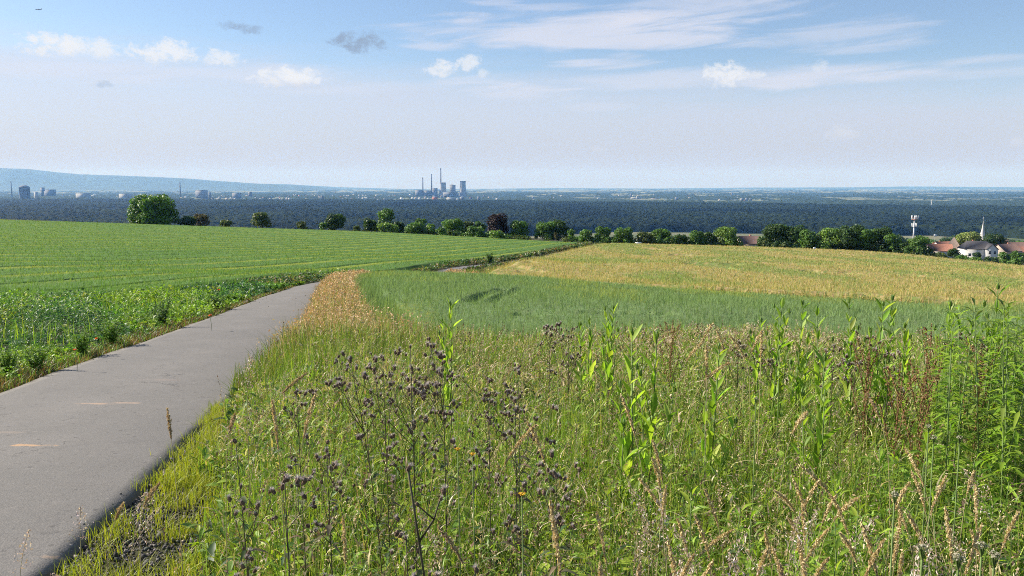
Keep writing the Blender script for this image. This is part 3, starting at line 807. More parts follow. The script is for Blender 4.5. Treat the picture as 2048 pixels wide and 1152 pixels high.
# phone mast
mx0, my0, mz0 = spot(1826.5, 450, 480)
mtop = float(at(1826.5, 431, 450)[2]) - mz0
ma = thing('phone_mast', 'tall grey steel phone mast with rings of white antenna panels', 'mast', (mx0, my0, mz0), .3)
tube(Geo(), [(0, 0, -1), (0, 0, mtop * .5), (0, 0, mtop)], [.5, .4, .3], 14).obj('pole', m_steel, ma, smooth=True)
for zf, R, hgt, k in ((mtop - 2.3, 1.55, 2.4, 5), (mtop - 6.3, 1.2, 2.0, 4)):
    pf = Geo(); lathe(pf, [(.34, zf - .1), (R * .8, zf - .1), (R * .8, zf + .12), (.34, zf + .12)], 16); th_ = np.arange(17) * 2 * math.pi / 16
    tube(pf, [(R * .8 * math.cos(q), R * .8 * math.sin(q), zf + 1.0) for q in th_], .05, 4); pf.obj('platform', m_rust if k == 5 else m_steel, ma)
    for i in range(k):
        a = i * 2 * math.pi / k + .35
        an = Geo(); box(an, (-.13, -.1, -hgt * .15), (.13, .1, hgt * .85), rz=a - math.pi / 2, o=(math.cos(a) * (R + .2), math.sin(a) * (R + .2), zf + .3))
        tube(an, [(math.cos(a) * .4, math.sin(a) * .4, zf + .5), (math.cos(a) * (R + .2), math.sin(a) * (R + .2), zf + .5)], .05, 5); an.obj('antenna', m_dish, ma)
# signs
def board(u, v, D, w, h, legs, label, name='sign', cat='sign'):
    x, y, z = spot(u, D, v)
    zt = float(at(u, v, D)[2]) - z
    t = thing(name, label, cat, (x, y, z))
    box(Geo(), (-w / 2, -.03, zt - h / 2), (w / 2, .03, zt + h / 2)).obj('panel', m_dish, t)
    for s in legs: tube(Geo(), [(s, .06, -.3), (s, .06, zt + h / 2 - .05)], .045, 6).obj('post', m_steel, t)
board(1276.5, 487, 252, 2.0, .85, (-.8, .8), 'small white board on two posts at the corner of the yellow field')
board(1870.5, 471, 560, 2.0, 1.5, (0,), 'small white board on a tall post above the village roofs')
board(1629, 497, 236, .75, .75, (0,), 'tiny white plate on a short post at the far edge of the yellow field')
# aircraft
ac_p = at(77, 19, 4900)
ac = thing('airliner', 'small dark airliner flying high in the upper left of the sky', 'aircraft', ac_p, math.radians(8))
m_ac = matte('aircraft_paint', (.20, .22, .25), .5, .3, .1)
fu = Geo(); xs = [-19, -17.5, -14, -5, 6, 13, 17, 19]; rs = [.2, 1.2, 1.9, 2.0, 2.0, 1.7, .9, .25]
tube(fu, [(x, 0, .25 + (.6 if x > 12 else 0)) for x in xs], rs, 10); fu.obj('fuselage', m_ac, ac, smooth=True)
for s in (1, -1):
    Geo().add([(-4, s * 1.8, -.5), (3, s * 1.8, -.5), (8, s * 17, 1.0), (6, s * 17, 1.0), (-4, s * 1.8, -.1), (3, s * 1.8, 0), (8, s * 17, 1.15), (6, s * 17, 1.15)], None, [(0, 1, 2, 3), (7, 6, 5, 4), (0, 3, 7, 4), (1, 5, 6, 2), (3, 2, 6, 7)]).obj('wing', m_ac, ac)
    tube(Geo(), [(-2.5, s * 6, -1.4), (-1, s * 6, -1.4), (2, s * 6, -1.3)], [.9, 1.1, .6], 8).obj('engine', m_ac, ac)
    Geo().add([(14, s * .8, 1.0), (18, s * .8, 1.0), (19.5, s * 6, 1.5), (17.5, s * 6, 1.5), (14, s * .8, 1.3), (18, s * .8, 1.3), (19.5, s * 6, 1.6), (17.5, s * 6, 1.6)], None, [(0, 1, 2, 3), (7, 6, 5, 4), (0, 3, 7, 4), (1, 5, 6, 2), (3, 2, 6, 7)]).obj('tailplane', m_ac, ac)
Geo().add([(13, -.2, 1.5), (18.5, -.2, 1.5), (20, -.1, 7.5), (17.5, -.1, 7.5), (13, .2, 1.5), (18.5, .2, 1.5), (20, .1, 7.5), (17.5, .1, 7.5)], None, [(0, 1, 2, 3), (7, 6, 5, 4), (0, 3, 7, 4), (1, 5, 6, 2), (3, 2, 6, 7)]).obj('tail_fin', m_ac, ac)

# power plant ----------------------------------------------------------
def far_thing(name, label, cat, u, D, group=None):
    p = at(u, 400, D)
    return thing(name, label, cat, (p[0], D, PLAIN), 0, group), D / FPX * 1.006
def ztop(u, v, D): return float(at(u, v, D)[2]) - PLAIN
PD = 9500
for u, v, w0, w1, lb in ((846, 355, 1.15, .95, 'shortest chimney of the power plant, at its left end'), (863.5, 348, 1.3, .8, 'slim tapering chimney between the other two chimneys'), (882, 336.5, 1.3, 1.0, 'tallest chimney of the power plant, behind the left cooling tower')):
    t, k = far_thing('chimney', lb, 'chimney', u, PD + 60, 'chimneys of the power plant'); H = ztop(u, v, PD + 60)
    tube(Geo(), [(0, 0, 0), (0, 0, H * .5), (0, 0, H * .96)], [w0 * k * 1.25, w0 * k, w1 * k], 18).obj('shaft', m_conc_dark, t, smooth=True)
    lathe(Geo(), [(w1 * k, H * .955), (w1 * k * 1.12, H * .955), (w1 * k * 1.12, H), (w1 * k * .8, H), (w1 * k * .8, H * .96)], 18).obj('cap', m_conc_dark, t)
def cooling(u, vt, rt, rb, lb):
    t, k = far_thing('cooling_tower', lb, 'cooling tower', u, PD, 'cooling towers of the power plant'); H = ztop(u, vt, PD)
    pr = []
    for i in range(25):
        f = i / 24.0; q = (f - .78) / .78
        r = (rt * .97) + (rb - rt * .97) * (max(0, -q) ** 1.3) if q < 0 else rt * .97 + rt * .03 * (q / .28) ** 2
        pr.append((r * k, 9 + f * (H - 12)))
    lathe(Geo(), pr, 48).obj('shell', m_concrete, t, smooth=True)
    lathe(Geo(), [(rt * k, H - 9), (rt * k * 1.03, H - 9), (rt * k * 1.03, H), (rt * k * .96, H), (rt * k * .96, H - 9)], 48).obj('rim', m_conc_dark, t)
    lg = Geo()
    for i in range(36):
        a = i * math.pi / 18
        for d in (-.087, .087): tube(lg, [(rb * k * 1.03 * math.cos(a), rb * k * 1.03 * math.sin(a), 0), (rb * k * .99 * math.cos(a + d), rb * k * .99 * math.sin(a + d), 9.5)], .6, 4)
    lg.obj('support_ring', m_concrete, t)
cooling(886, 365, 6.2, 8.4, 'left cooling tower of the power plant, in front of the tallest chimney')
cooling(926, 362, 5.6, 8.3, 'right cooling tower of the power plant, standing free')
def block(name, label, cat, u0, u1, v, D, wall, roofm=None, group=None, dep=.7, step=None, stripes=0):
    u = (u0 + u1) / 2
    t, k = far_thing(name, label, cat, u, D, group); H = ztop(u, v, D); a = (u1 - u0) / 2 * k
    box(Geo(), (-a, -a * dep, 0), (a, a * dep, H * .97)).obj('wall', wall, t)
    box(Geo(), (-a * 1.02, -a * dep - a * .02, H * .97), (a * 1.02, a * dep + a * .02, H)).obj('roof', roofm or m_block, t)
    if step: box(Geo(), (a * step[0], -a * dep * .6, H), (a * step[1], a * dep * .6, H * step[2])).obj('roof_house', wall, t)
    for i in range(stripes):
        zz = H * (.2 + .7 * i / max(1, stripes)); box(Geo(), (-a * .9, -a * dep - .25, zz), (a * .9, -a * dep - .003, zz + H * .05)).obj('window', m_glass, t)
GP = 'blocks of the power plant'
block('boiler_house', 'tall boiler house between the two cooling towers', 'power plant block', 900, 911, 370, PD + 150, m_block, group=GP, stripes=4, step=(-.9, .3, 1.03))
block('boiler_house', 'square boiler house right of the slim tapering chimney', 'power plant block', 864.8, 875, 376, PD, m_block, group=GP, stripes=3)
block('boiler_house', 'low boiler house around the shortest chimney, left end of the plant', 'power plant block', 831, 844.5, 380, PD, m_block, group=GP, stripes=2)
block('boiler_house', 'low hall between the two slim chimneys', 'power plant block', 848, 862, 381, PD, m_block, group=GP, stripes=2)
block('turbine_hall', 'long low turbine hall in front of the left cooling tower', 'power plant block', 887, 915, 384.5, PD - 160, m_block, group=GP, stripes=2, step=(-.2, .25, 1.06))
def barrel(label, u0, u1, v, D, wall, roofm):
    u = (u0 + u1) / 2; t, k = far_thing('warehouse', label, 'warehouse', u, D); H = ztop(u, v, D); a = (u1 - u0) / 2 * k
    box(Geo(), (-a, -a, 0), (a, a, H * .72)).obj('wall', wall, t)
    G = Geo(); th = np.linspace(0, math.pi, 13)
    V = [(a * 1.05 * math.cos(q), y, H * .72 + H * .28 * math.sin(q)) for y in (-a * 1.05, a * 1.05) for q in th]
    G.add(V, [(0, i, i + 1) for i in range(1, 12)] + [(13, 13 + i + 1, 13 + i) for i in range(1, 12)], [(i, 13 + i, 13 + i + 1, i + 1) for i in range(12)]).obj('roof', roofm, t)
barrel('white round roofed hall below the right cooling tower', 920, 928, 393, 7000, m_conc_dark, m_block_lt)
block('warehouse', 'orange roofed hall before the left part of the power plant', 'warehouse', 865, 875, 393.5, 7020, m_rust, m_block_lt, dep=.9)
block('warehouse', 'long flat white hall between the cooling towers at the wood edge', 'warehouse', 893, 912, 395.5, 7060, m_block_lt, m_block_lt, dep=.4)
block('tower_block', 'two toned slab block right of the power plant', 'tower block', 954.5, 960.5, 393, 7000, m_block, dep=.5, stripes=3)
block('warehouse', 'small white shed left of the round roofed hall', 'warehouse', 913, 919, 397, 6990, m_block_lt, m_block_lt)
# left town
t, k = far_thing('domed_tower', 'broad dark domed tower with a mast on its top, at the left of the town', 'tower', 50.5, 7150); H = ztop(50.5, 374, 7150); R_ = 9.4 * k
lathe(Geo(), [(R_, 0), (R_, H * .96), (R_ * 1.04, H * .96), (R_ * 1.04, H)], 24).obj('shaft', m_conc_dark, t)
dm = Geo(); lathe(dm, [(R_ * .95, H), (R_ * .9, H * 1.03), (R_ * .65, H * 1.09), (R_ * .3, H * 1.13), (.1, H * 1.14)], 24); dmo = dm.obj('dome', m_conc_dark, t)
tube(Geo(), [(0, 0, H * 1.1), (0, 0, ztop(50.5, 360, 7150))], [1.3, .6], 6).obj('mast', m_conc_dark, dmo)
for u, v, w, D, lb in ((24.5, 363, .9, 7600, 'thin chimney left of the domed tower'), (361.5, 365, 1.1, 8000, 'dark chimney rising alone behind the big spreading tree')):
    t, k = far_thing('chimney', lb, 'chimney', u, D); H = ztop(u, v, D)
    tube(Geo(), [(0, 0, 0), (0, 0, H * .97)], [w * k * 1.2, w * k * .85], 12).obj('shaft', m_conc_dark, t); lathe(Geo(), [(w * k * .85, H * .96), (w * k, H * .96), (w * k, H), (w * k * .6, H)], 12).obj('cap', m_conc_dark, t)
block('tower_block', 'stepped grey block right of the domed tower', 'tower block', 83, 90, 375, 9000, m_block, stripes=3, dep=.5)
block('tower_block', 'long low grey block joining the stepped block', 'tower block', 91, 111, 379, 9000, m_block, stripes=2, dep=.3)
block('tower_block', 'wide flat grey block right of the lone dark chimney', 'tower block', 393, 415, 380.5, 8300, m_block, stripes=3, dep=.3, step=(-.8, .7, 1.04))
block('tower_block', 'narrow dark block beside the wide flat grey block', 'tower block', 418, 422, 385, 7600, m_conc_dark, stripes=2)
block('tower_block', 'grey block group left of the middle of the town', 'tower block', 466, 482, 386, 8200, m_block, stripes=3, dep=.4)
block('tower_block', 'narrow grey slab left of the power plant town', 'tower block', 497, 504, 383.5, 8600, m_block, stripes=3, dep=.5)
block('tower_block', 'small slab with a dark stripe at the wood edge below the town', 'tower block', 642, 647, 391, 7050, m_conc_dark, m_block_lt, stripes=2)
block('warehouse', 'white cube right beside the domed tower', 'warehouse', 70, 76, 384, 7080, m_block_lt, m_block_lt)
block('warehouse', 'long white hall with red ends above the wood', 'warehouse', 154, 180, 386.5, 7600, m_block_lt, m_block_lt, dep=.25)
block('warehouse', 'low white hall left of the big spreading tree', 'warehouse', 240, 262, 387.5, 7500, m_block_lt, m_block_lt, dep=.3)
block('water_tower', 'dark little tower on the horizon right of the power plant', 'tower', 1260, 1263.5, 387.5, 9000, m_conc_dark, step=(-1.2, 1.2, 1.05))
block('water_tower', 'dark little tower standing on the far wooded rise', 'tower', 1461.5, 1465, 385.5, 9500, m_conc_dark, step=(-1.3, 1.3, 1.06))
block('warehouse', 'pale hall below the dark little horizon tower', 'warehouse', 1262, 1282, 394.5, 8200, m_block_lt, m_block_lt, dep=.3)
block('warehouse', 'reddish roofed hall right of the pale horizon hall', 'warehouse', 1302, 1318, 397, 8000, m_block_lt, m_rust, dep=.4)
for i, u in enumerate((1484, 1493, 1501)):
    block('tower_block', ('left', 'middle', 'right')[i] + ' one of three pale slabs standing in the far wood', 'tower block', u - 2.5, u + 2.5, 396 + i * .5, 7000, m_block, stripes=3, group='three pale slabs in the far wood')
t, k = far_thing('white_tower', 'slim white tower beyond the dark wood, above the phone mast', 'tower', 1863.5, 5000); H = ztop(1863.5, 401, 5000)
tube(Geo(), [(0, 0, 0), (0, 0, H * .8)], [1.1 * k, .7 * k], 10).obj('shaft', m_block_lt, t); lathe(Geo(), [(.7 * k, H * .78), (1.3 * k, H * .83), (1.3 * k, H * .95), (.2, H)], 12).obj('tank', m_block_lt, t)
# the many small houses of the town
rng = np.random.default_rng(91)
cols_ = [m_block_lt, m_wall_white, m_wall_beige, m_block, m_rust, m_roof_brown]
me_c = {}
for i in range(190):
    u = rng.choice([rng.uniform(60, 560), rng.uniform(420, 1000), rng.uniform(540, 840), rng.uniform(1040, 1500)], p=[.3, .35, .2, .15])
    D = float(rng.uniform(7150, 10500)) if u < 1000 else float(rng.uniform(6600, 10500))
    p = at(u, 395, D)
    w, d, h = rng.uniform(9, 30), rng.uniform(9, 16), rng.uniform(11, 25)
    G = Geo(); box(G, (-w / 2, -d / 2, -1), (w / 2, d / 2, h))
    rr = rng.uniform(2, 5)
    G.add([(-w / 2 - .4, -d / 2 - .4, h), (w / 2 + .4, -d / 2 - .4, h), (w / 2 + .4, d / 2 + .4, h), (-w / 2 - .4, d / 2 + .4, h), (-w / 2 - .4, 0, h + rr), (w / 2 + .4, 0, h + rr)], [(1, 2, 5), (3, 0, 4)], [(0, 1, 5, 4), (2, 3, 4, 5)])
    o = G.obj('town_house', cols_[rng.choice(6, p=[.22, .14, .18, .26, .08, .12])], loc=(float(p[0]), D, PLAIN)); o.rotation_euler = (0, 0, float(rng.uniform(-.6, .6)))
    tag(o, 'tiny town building seen as a speck between the woods below the horizon', 'town house', 'buildings of the distant town')
# ------------------------------------------------------------------ trees and bushes
m_leaf = leafy('tree_leaf', .3, .5, .3, .3, 1.3)
m_bark = matte('bark', (.10, .085, .065), .9, 6, .35)
GREENS = {'green': [(0.0974, 0.188, 0.0315), (0.124, 0.235, 0.04), (0.0797, 0.15, 0.0286)],
          'dark': [(0.0476, 0.0979, 0.0211), (0.0634, 0.118, 0.0264), (0.0444, 0.0844, 0.0238)],
          'light': [(0.152, 0.26, 0.0424), (0.129, 0.227, 0.0363), (0.183, 0.276, 0.0545)],
          'copper': [(.034, .019, .020), (.045, .026, .022), (.026, .016, .016)],
          'olive': [(0.0982, 0.139, 0.033), (0.0842, 0.122, 0.0308), (0.119, 0.146, 0.0385)],
          'brown': [(0.104, 0.0875, 0.0385), (0.0854, 0.0938, 0.033), (0.122, 0.0938, 0.044)],
          'pale': [(0.256, 0.312, 0.077), (0.207, 0.275, 0.0605), (0.293, 0.338, 0.11)]}
def crown_geo(rng, w, h, z0, kind, fl=.42, lob=11, dens=2.2, depth=1.0):
    """crown of width w reaching from z0 to h: lobes around a domed body, covered and filled with leaf flakes"""
    G = Geo()
    ch = h - z0
    L = [(0, 0, z0 + ch * .42, w * .34, w * .34 * depth, ch * .42)]
    for i in range(lob + 5):
        a = i * 2.4 + rng.uniform(-.5, .5); e = rng.uniform(-1.0, 1.0) if i % 3 else rng.uniform(.5, 1.0)
        r = w * rng.uniform(.08, .25)
        cr = w * .5 - r * rng.uniform(.45, 1.05)
        L.append((math.cos(a) * cr * math.cos(max(e, -.2) * 1.15), math.sin(a) * cr * math.cos(max(e, -.2) * 1.15) * depth, min(max(z0 + ch * (.42 + .46 * e), z0 + r * .5), h - r * .75), r, r, r * rng.uniform(.7, 1.0)))
    L = np.array(L)
    sh = rng.uniform(-.16, .16, 2); L[:, 0] += sh[0] * (L[:, 2] - z0); L[:, 1] += sh[1] * (L[:, 2] - z0)
    area = (L[:, 3] * L[:, 5]) * 12.57 * .55
    n = int(area.sum() * dens / (fl * fl))
    k = rng.choice(len(L), n, p=area / area.sum())
    d = rng.normal(0, 1, (n, 3)); d /= np.linalg.norm(d, axis=1)[:, None]
    rad = 1.06 - np.abs(rng.normal(0, .2, n)); rad = np.where(rng.random(n) < .2, rng.uniform(.3, .9, n), rad)
    P = L[k, :3] + d * L[k, 3:6] * rad[:, None]
    ok = P[:, 2] > z0 * .9
    P, d, k = P[ok], d[ok], k[ok]
    hue = rng.uniform(.8, 1.25, len(L))[k]
    C = pick(rng, len(P), GREENS[kind], jit=.15) * hue[:, None]
    flakes(G, P, rng.uniform(.6, 1.35, len(P)) * fl, d * .8 + np.array([0, 0, .35]), C, rng)
    return G
def trunk_geo(rng, h, r, w, z0):
    G = Geo()
    top = z0 + (h - z0) * .6
    lean = rng.normal(0, .03, 2) * h
    tube(G, [(0, 0, -.3), (lean[0] * .2, lean[1] * .2, top * .35), (lean[0] * .6, lean[1] * .6, top * .7), (lean[0], lean[1], top)], [r * 1.25, r, r * .7, r * .3], 8)
    for i in range(6):
        a = i * 1.05 + rng.uniform(-.3, .3); s = rng.uniform(.35, .8)
        b = np.array([lean[0] * s, lean[1] * s, top * s * .8])
        e = np.array([math.cos(a) * w * .33, math.sin(a) * w * .33, top * (s * .6 + .42)])
        tube(G, [b, b * .5 + e * .5 + (0, 0, -h * .02), e], [r * .5, r * .33, r * .1], 5)
    return G
_tn = [0]
def tree(u, vt, hw, D, kind, label, cat='tree', name='tree', z0f=.06, depth=1.0, fl=None, lob=11, group=None, vb=None):
    _tn[0] += 1
    rng = np.random.default_rng(500 + _tn[0])
    x, y, z = spot(u, D, vt)
    if vb is not None: z = max(z, float(at(u, vb, D)[2]) - .4) if vb else z
    h = float(at(u, vt, D)[2]) - z
    if u > 1040 and name == 'tree' and vb is None: hw = hw * 1.22
    w = 2 * hw / FPX * D * 1.02
    t = thing(name, label, cat, (x, y, z), group=group)
    fl = 1.12 * (fl or min(.6, max(.16, D * .0013)))
    z0 = h * z0f
    crown_geo(rng, w, h, z0, kind, fl, lob, depth=depth).obj('crown', m_leaf, t)
    trunk_geo(rng, h * .92, max(.06, h * .028), w, max(z0, h * .1)).obj('trunk', m_bark, t)
    return t
GE = 'trees and bushes along the far field edge'
# big walnut and the bushes of the left field's edge
tree(309, 391, 47, 304, 'green', 'big spreading green tree standing alone at the top edge of the striped green field', fl=.5, lob=20, z0f=.04, group=GE)
tree(376, 434, 16, 306, 'dark', 'low dark bush just right of the big spreading tree', 'bush', 'bush', group=GE)
tree(400, 429, 15, 310, 'brown', 'brownish half bare bush beside the low dark bush', 'bush', 'bush', group=GE)
tree(453, 441, 13, 305, 'olive', 'tiny flat bush alone on the field edge between two taller bushes', 'bush', 'bush', group=GE)
tree(524, 425, 19, 300, 'olive', 'round thin crowned olive tree alone on the green field edge', group=GE, z0f=.14)
tree(605, 443, 11, 298, 'olive', 'small sparse bush between the olive tree and the dark round tree', 'bush', 'bush', group=GE)
tree(646, 445, 9, 298, 'green', 'small green bush leaning against the dark round tree', 'bush', 'bush', group=GE)
tree(668, 429, 21, 300, 'dark', 'dark round single tree with a smooth dome shaped crown', group=GE)
tree(712, 452, 8, 293, 'olive', 'very small pale bush left of the tall three part clump', 'bush', 'bush', group=GE)
tree(737, 437, 16, 302, 'dark', 'dark lower tree on the left flank of the tallest clump', group=GE)
tree(767, 418, 21, 306, 'green', 'tallest tree of the clump left of the power plant, with a pointed top', group=GE, lob=13)
tree(774, 447, 21, 293, 'light', 'light green bush in front of the tallest tree of its clump', 'bush', 'bush', group=GE)
tree(797, 443, 12, 300, 'dark', 'dark bush on the right flank of the tallest clump', 'bush', 'bush', group=GE)
tree(842, 435, 14, 300, 'green', 'upright green tree rising behind two light bushes', group=GE)
tree(828, 446, 19, 292, 'green', 'broad green bush below and left of the upright tree', 'bush', 'bush', group=GE)
tree(859, 447, 12, 292, 'light', 'small round light bush right of the upright tree', 'bush', 'bush', group=GE)
tree(905, 439, 26, 294, 'green', 'wide green rounded tree below the left cooling tower', group=GE, lob=14)
tree(884, 456, 12, 284, 'green', 'small green bush at the front left foot of the wide rounded tree', 'bush', 'bush', group=GE)
tree(941, 440, 13, 298, 'olive', 'narrow olive tree between the wide green tree and the copper red tree', group=GE)
tree(962, 441, 13, 298, 'green', 'green tree touching the left side of the copper red tree', group=GE)
tree(950, 453, 20, 286, 'green', 'low bushy green tree in front left of the copper red tree', 'bush', 'bush', group=GE)
tree(997, 428, 23, 292, 'copper', 'dark purple red copper leaved tree in the hedge line', group=GE, lob=14)
tree(993, 461, 15, 276, 'light', 'low light green bush in front of the copper red tree', 'bush', 'bush', group=GE)
tree(1038, 440, 20, 290, 'green', 'dark green tree directly right of the copper red tree', group=GE)
tree(1090, 440, 19, 288, 'green', 'left one of the two joined round trees near the field corner', group=GE)
tree(1118, 441, 17, 288, 'dark', 'right one of the two joined round trees near the field corner', group=GE)
tree(1112, 464, 4.5, 262, 'brown', 'tiny dark leafless sapling in the field before the joined round trees', 'sapling', 'sapling', group=GE, z0f=.35, lob=5)
tree(1143, 456, 9, 278, 'green', 'small bush right beside the joined round trees', 'bush', 'bush', group=GE)
tree(1173, 460, 14, 272, 'green', 'broad low bush left of the slim upright tree', 'bush', 'bush', group=GE)
tree(1208, 450, 14, 272, 'green', 'slim upright dark tree at the left corner of the yellow field', group=GE)
tree(1249, 455, 19, 268, 'green', 'broad dark tree just behind the small white board', group=GE)
tree(1288, 464, 18, 266, 'olive', 'low olive bush right of the small white board', 'bush', 'bush', group=GE)
tree(1321, 459, 18, 268, 'green', 'green bushy tree following the low olive bush', group=GE)
tree(1359, 468, 14, 264, 'dark', 'flat low bush between two rounder trees above the yellow field', 'bush', 'bush', group=GE)
tree(1392, 461, 15, 264, 'green', 'rounder green tree right of the flat low bush', group=GE)
tree(1421, 463, 14, 264, 'dark', 'dark bush against the left side of the light domed tree', 'bush', 'bush', group=GE)
tree(1457, 455, 22, 262, 'light', 'light green domed tree left of the house with the brown roof', group=GE, lob=13)
tree(1524, 472, 8, 266, 'green', 'little bush at the right end of the brown roof', 'bush', 'bush', group=GE)
tree(1553, 450, 24, 262, 'dark', 'left tree of the tall dark pair behind the yellow field', group=GE, lob=13)
tree(1585, 453, 22, 260, 'dark', 'right tree of the tall dark pair behind the yellow field', group=GE, lob=13)
tree(1620, 458, 18, 252, 'green', 'rounded green tree standing between the dark pair and the long dense row', group=GE)
tree(1661, 456, 21, 250, 'light', 'lighter green tree at the left end of the long dense row', group=GE, lob=13)
tree(1694, 451, 26, 248, 'dark', 'highest dark tree of the long dense row', group=GE, lob=14)
tree(1733, 457, 22, 246, 'green', 'middle tree of the long dense row left of the phone mast', group=GE, lob=13)
tree(1764, 455, 20, 246, 'dark', 'tree of the long dense row with the second highest crown', group=GE, lob=13)
tree(1782, 466, 16, 242, 'green', 'right end tree of the long dense row', group=GE)
tree(1804, 483, 13, 240, 'dark', 'small dark bush between the long row and the phone mast tree', 'bush', 'bush', group=GE)
tree(1833, 472, 20, 238, 'green', 'bushy green tree hiding the foot of the phone mast', group=GE, lob=13)
GV = 'garden trees of the village'
tree(1909, 497, 12, 372, 'dark', 'small dark garden bush in front of the steep grey roof', 'bush', 'bush', group=GV, fl=.3)
tree(1943, 466, 24, 450, 'pale', 'pale yellow green tree behind the white house', group=GV, lob=14, fl=.45)
tree(1983, 468, 21, 455, 'dark', 'big dark tree right of the church spire', group=GV, lob=14, fl=.45)
tree(1955, 504, 8, 375, 'dark', 'dark bush before the wall of the white house', 'bush', 'bush', group=GV, fl=.28)
for i, (u, vt, hw, D, kd, lb) in enumerate(((1880, 506, 14, 300, 'olive', 'low olive hedge bush under the red roofed house'), (1925, 511, 15, 285, 'green', 'low green hedge bush at the left foot of the white house'),
        (1950, 515, 14, 275, 'light', 'light hedge bush between the yellow field and the white house'), (1985, 513, 13, 280, 'dark', 'dark hedge bush below the bluish gable'),
        (2010, 503, 16, 285, 'green', 'taller green bush before the brown village roofs'), (2036, 503, 17, 262, 'green', 'green bush beside the field at the end of the hedge'), (1815, 502, 12, 240, 'light', 'small light bush left under the phone mast tree'),
        (1792, 506, 9, 238, 'olive', 'tiny olive bush at the end of the yellow field before the dense row'))):
    tree(u, vt, hw, D, kd, lb, 'bush', 'bush', group='bushes between the yellow field and the village', lob=8)
# trees of the valley behind the village
for i, (u, vt, hw, D) in enumerate(((1790, 470, 22, 900), (1858, 474, 26, 950), (1900, 470, 25, 1050), (1925, 478, 24, 800), (2010, 480, 30, 700), (2040, 484, 26, 640), (1845, 480, 15, 600), (1880, 482, 16, 620))):
    tree(u, vt, hw, D, ('dark', 'green')[i % 2], 'dark tree in the valley behind the village roofs', group='trees behind the village', fl=.9, lob=8, vb=None)

def hedge(label, pts, seed, kind):
    """low scrub growing along the foot of the trees"""
    r = np.random.default_rng(5200 + seed)
    x0, y0, z0 = spot(pts[0][0], pts[0][1])
    t = thing('hedge', label, 'hedge', (x0, y0, z0)); G = Geo()
    us = [p[0] for p in pts]; n = int((us[-1] - us[0]) / 2.2)
    for i in range(n):
        u = r.uniform(us[0], us[-1]); D = float(np.interp(u, us, [p[1] for p in pts])) + r.uniform(0, 5)
        hm = float(np.interp(u, us, [p[2] for p in pts])) * r.uniform(.4, 1.15); x, y, z = spot(u, D)
        m = 110; q = r.normal(0, 1, (m, 3)); q /= np.linalg.norm(q, axis=1)[:, None]
        P = np.array((x - x0, y - y0, z - z0 + hm * .45)) + q * np.array((r.uniform(.9, 1.9), .9, hm * .55)) * r.uniform(.6, 1.05, (m, 1))
        flakes(G, P, r.uniform(.25, .5, m), q + (0, 0, .3), pick(r, m, GREENS[kind if r.random() < .7 else 'olive']) * r.uniform(.75, 1.2), r)
    G.obj('foliage', m_leaf, t)
hedge('low uneven scrub at the foot of the trees beside the copper red tree', [(800, 296, 1.6), (880, 290, 2.2), (960, 284, 2.6), (1060, 280, 2.0)], 1, 'green')
hedge('low scrub filling the gaps behind the yellow field left of the brown roof', [(1130, 274, 2.2), (1240, 266, 3.0), (1360, 262, 3.4), (1480, 260, 3.0)], 2, 'green')
hedge('dense dark scrub under the long tree row left of the phone mast', [(1515, 260, 3.0), (1620, 250, 3.4), (1720, 244, 4.0), (1860, 232, 3.0)], 3, 'dark')
# ------------------------------------------------------------------ meadow, verges, gravel, weeds
m_grass = leafy('meadow_blade', .35, .5, .3, .15, 20.0)
m_seed = leafy('seed_head', .25, .7, .2, .2, 60.0, tint=(1.1, .95, .6))
m_weed = leafy('weed_leaf', .35, .5, .3, .15, 20.0)
rng = np.random.default_rng(77)
WN = np.array([(float(at(u, 560, D)[0]), D) for u, D in ((722, 19), (760, 14.5), (1000, 12.8), (1500, 12.6), (2048, 12.4), (3000, 12))])
def wheat_edge(x): return np.interp(x, WN[:, 0], WN[:, 1], left=16, right=11.8)
def gravel_w(y): return np.clip(.92 * (1 - (y - 1.5) / 7.0), .06, .92)
def meadow_pts(n, ymax=13.6, y0=.5, margin=0.0, dens_pow=1.0, smax=.95):
    X, Y = [], []
    got = 0
    while got < n:
        y = y0 + (ymax - y0) * rng.random(2 * n) ** dens_pow
        x = rng.uniform(-smax, smax, 2 * n) * (y + 1.6)
        d = path_side(x, y) - PATH_W / 2
        lo = gravel_w(y) * (.75 + .9 * vnoise(y * 1.7, y * 0, 8)) + margin
        ok = (d > lo) & (y < wheat_edge(x) + .35) & (np.hypot(x, y) > .95)
        X.append(x[ok]); Y.append(y[ok]); got += ok.sum()
    return np.concatenate(X)[:n], np.concatenate(Y)[:n]
def ground3(x, y, dz=0.0): return np.stack([x, y, Z(x, y) + dz], 1)
def lushness(x, y):          # lush bright herbs low on the right, drier and browner towards the back and the path
    return np.clip(fbm(x * .55, y * .4, 15, 3) * .9 + .35 * np.exp(-((x - 1.4) ** 2 + (y - 2.7) ** 2) / 2.2) + .05 - .10 * sst(y, 5, 11), 0, 1)
G_LIME = [(0.269, 0.374, 0.0385), (0.314, 0.407, 0.0495), (0.224, 0.341, 0.044)]
G_MID = [(0.14, 0.237, 0.0385), (0.168, 0.27, 0.044), (0.112, 0.204, 0.0418)]
G_DEEP = [(.045, .09, .026), (.055, .11, .03)]
STRAW = [(.50, .42, .20), (.56, .48, .27), (.42, .34, .15)]
PINKB = [(.46, .35, .25), (.56, .45, .33), (.36, .25, .17), (.66, .55, .42)]
G = Geo()
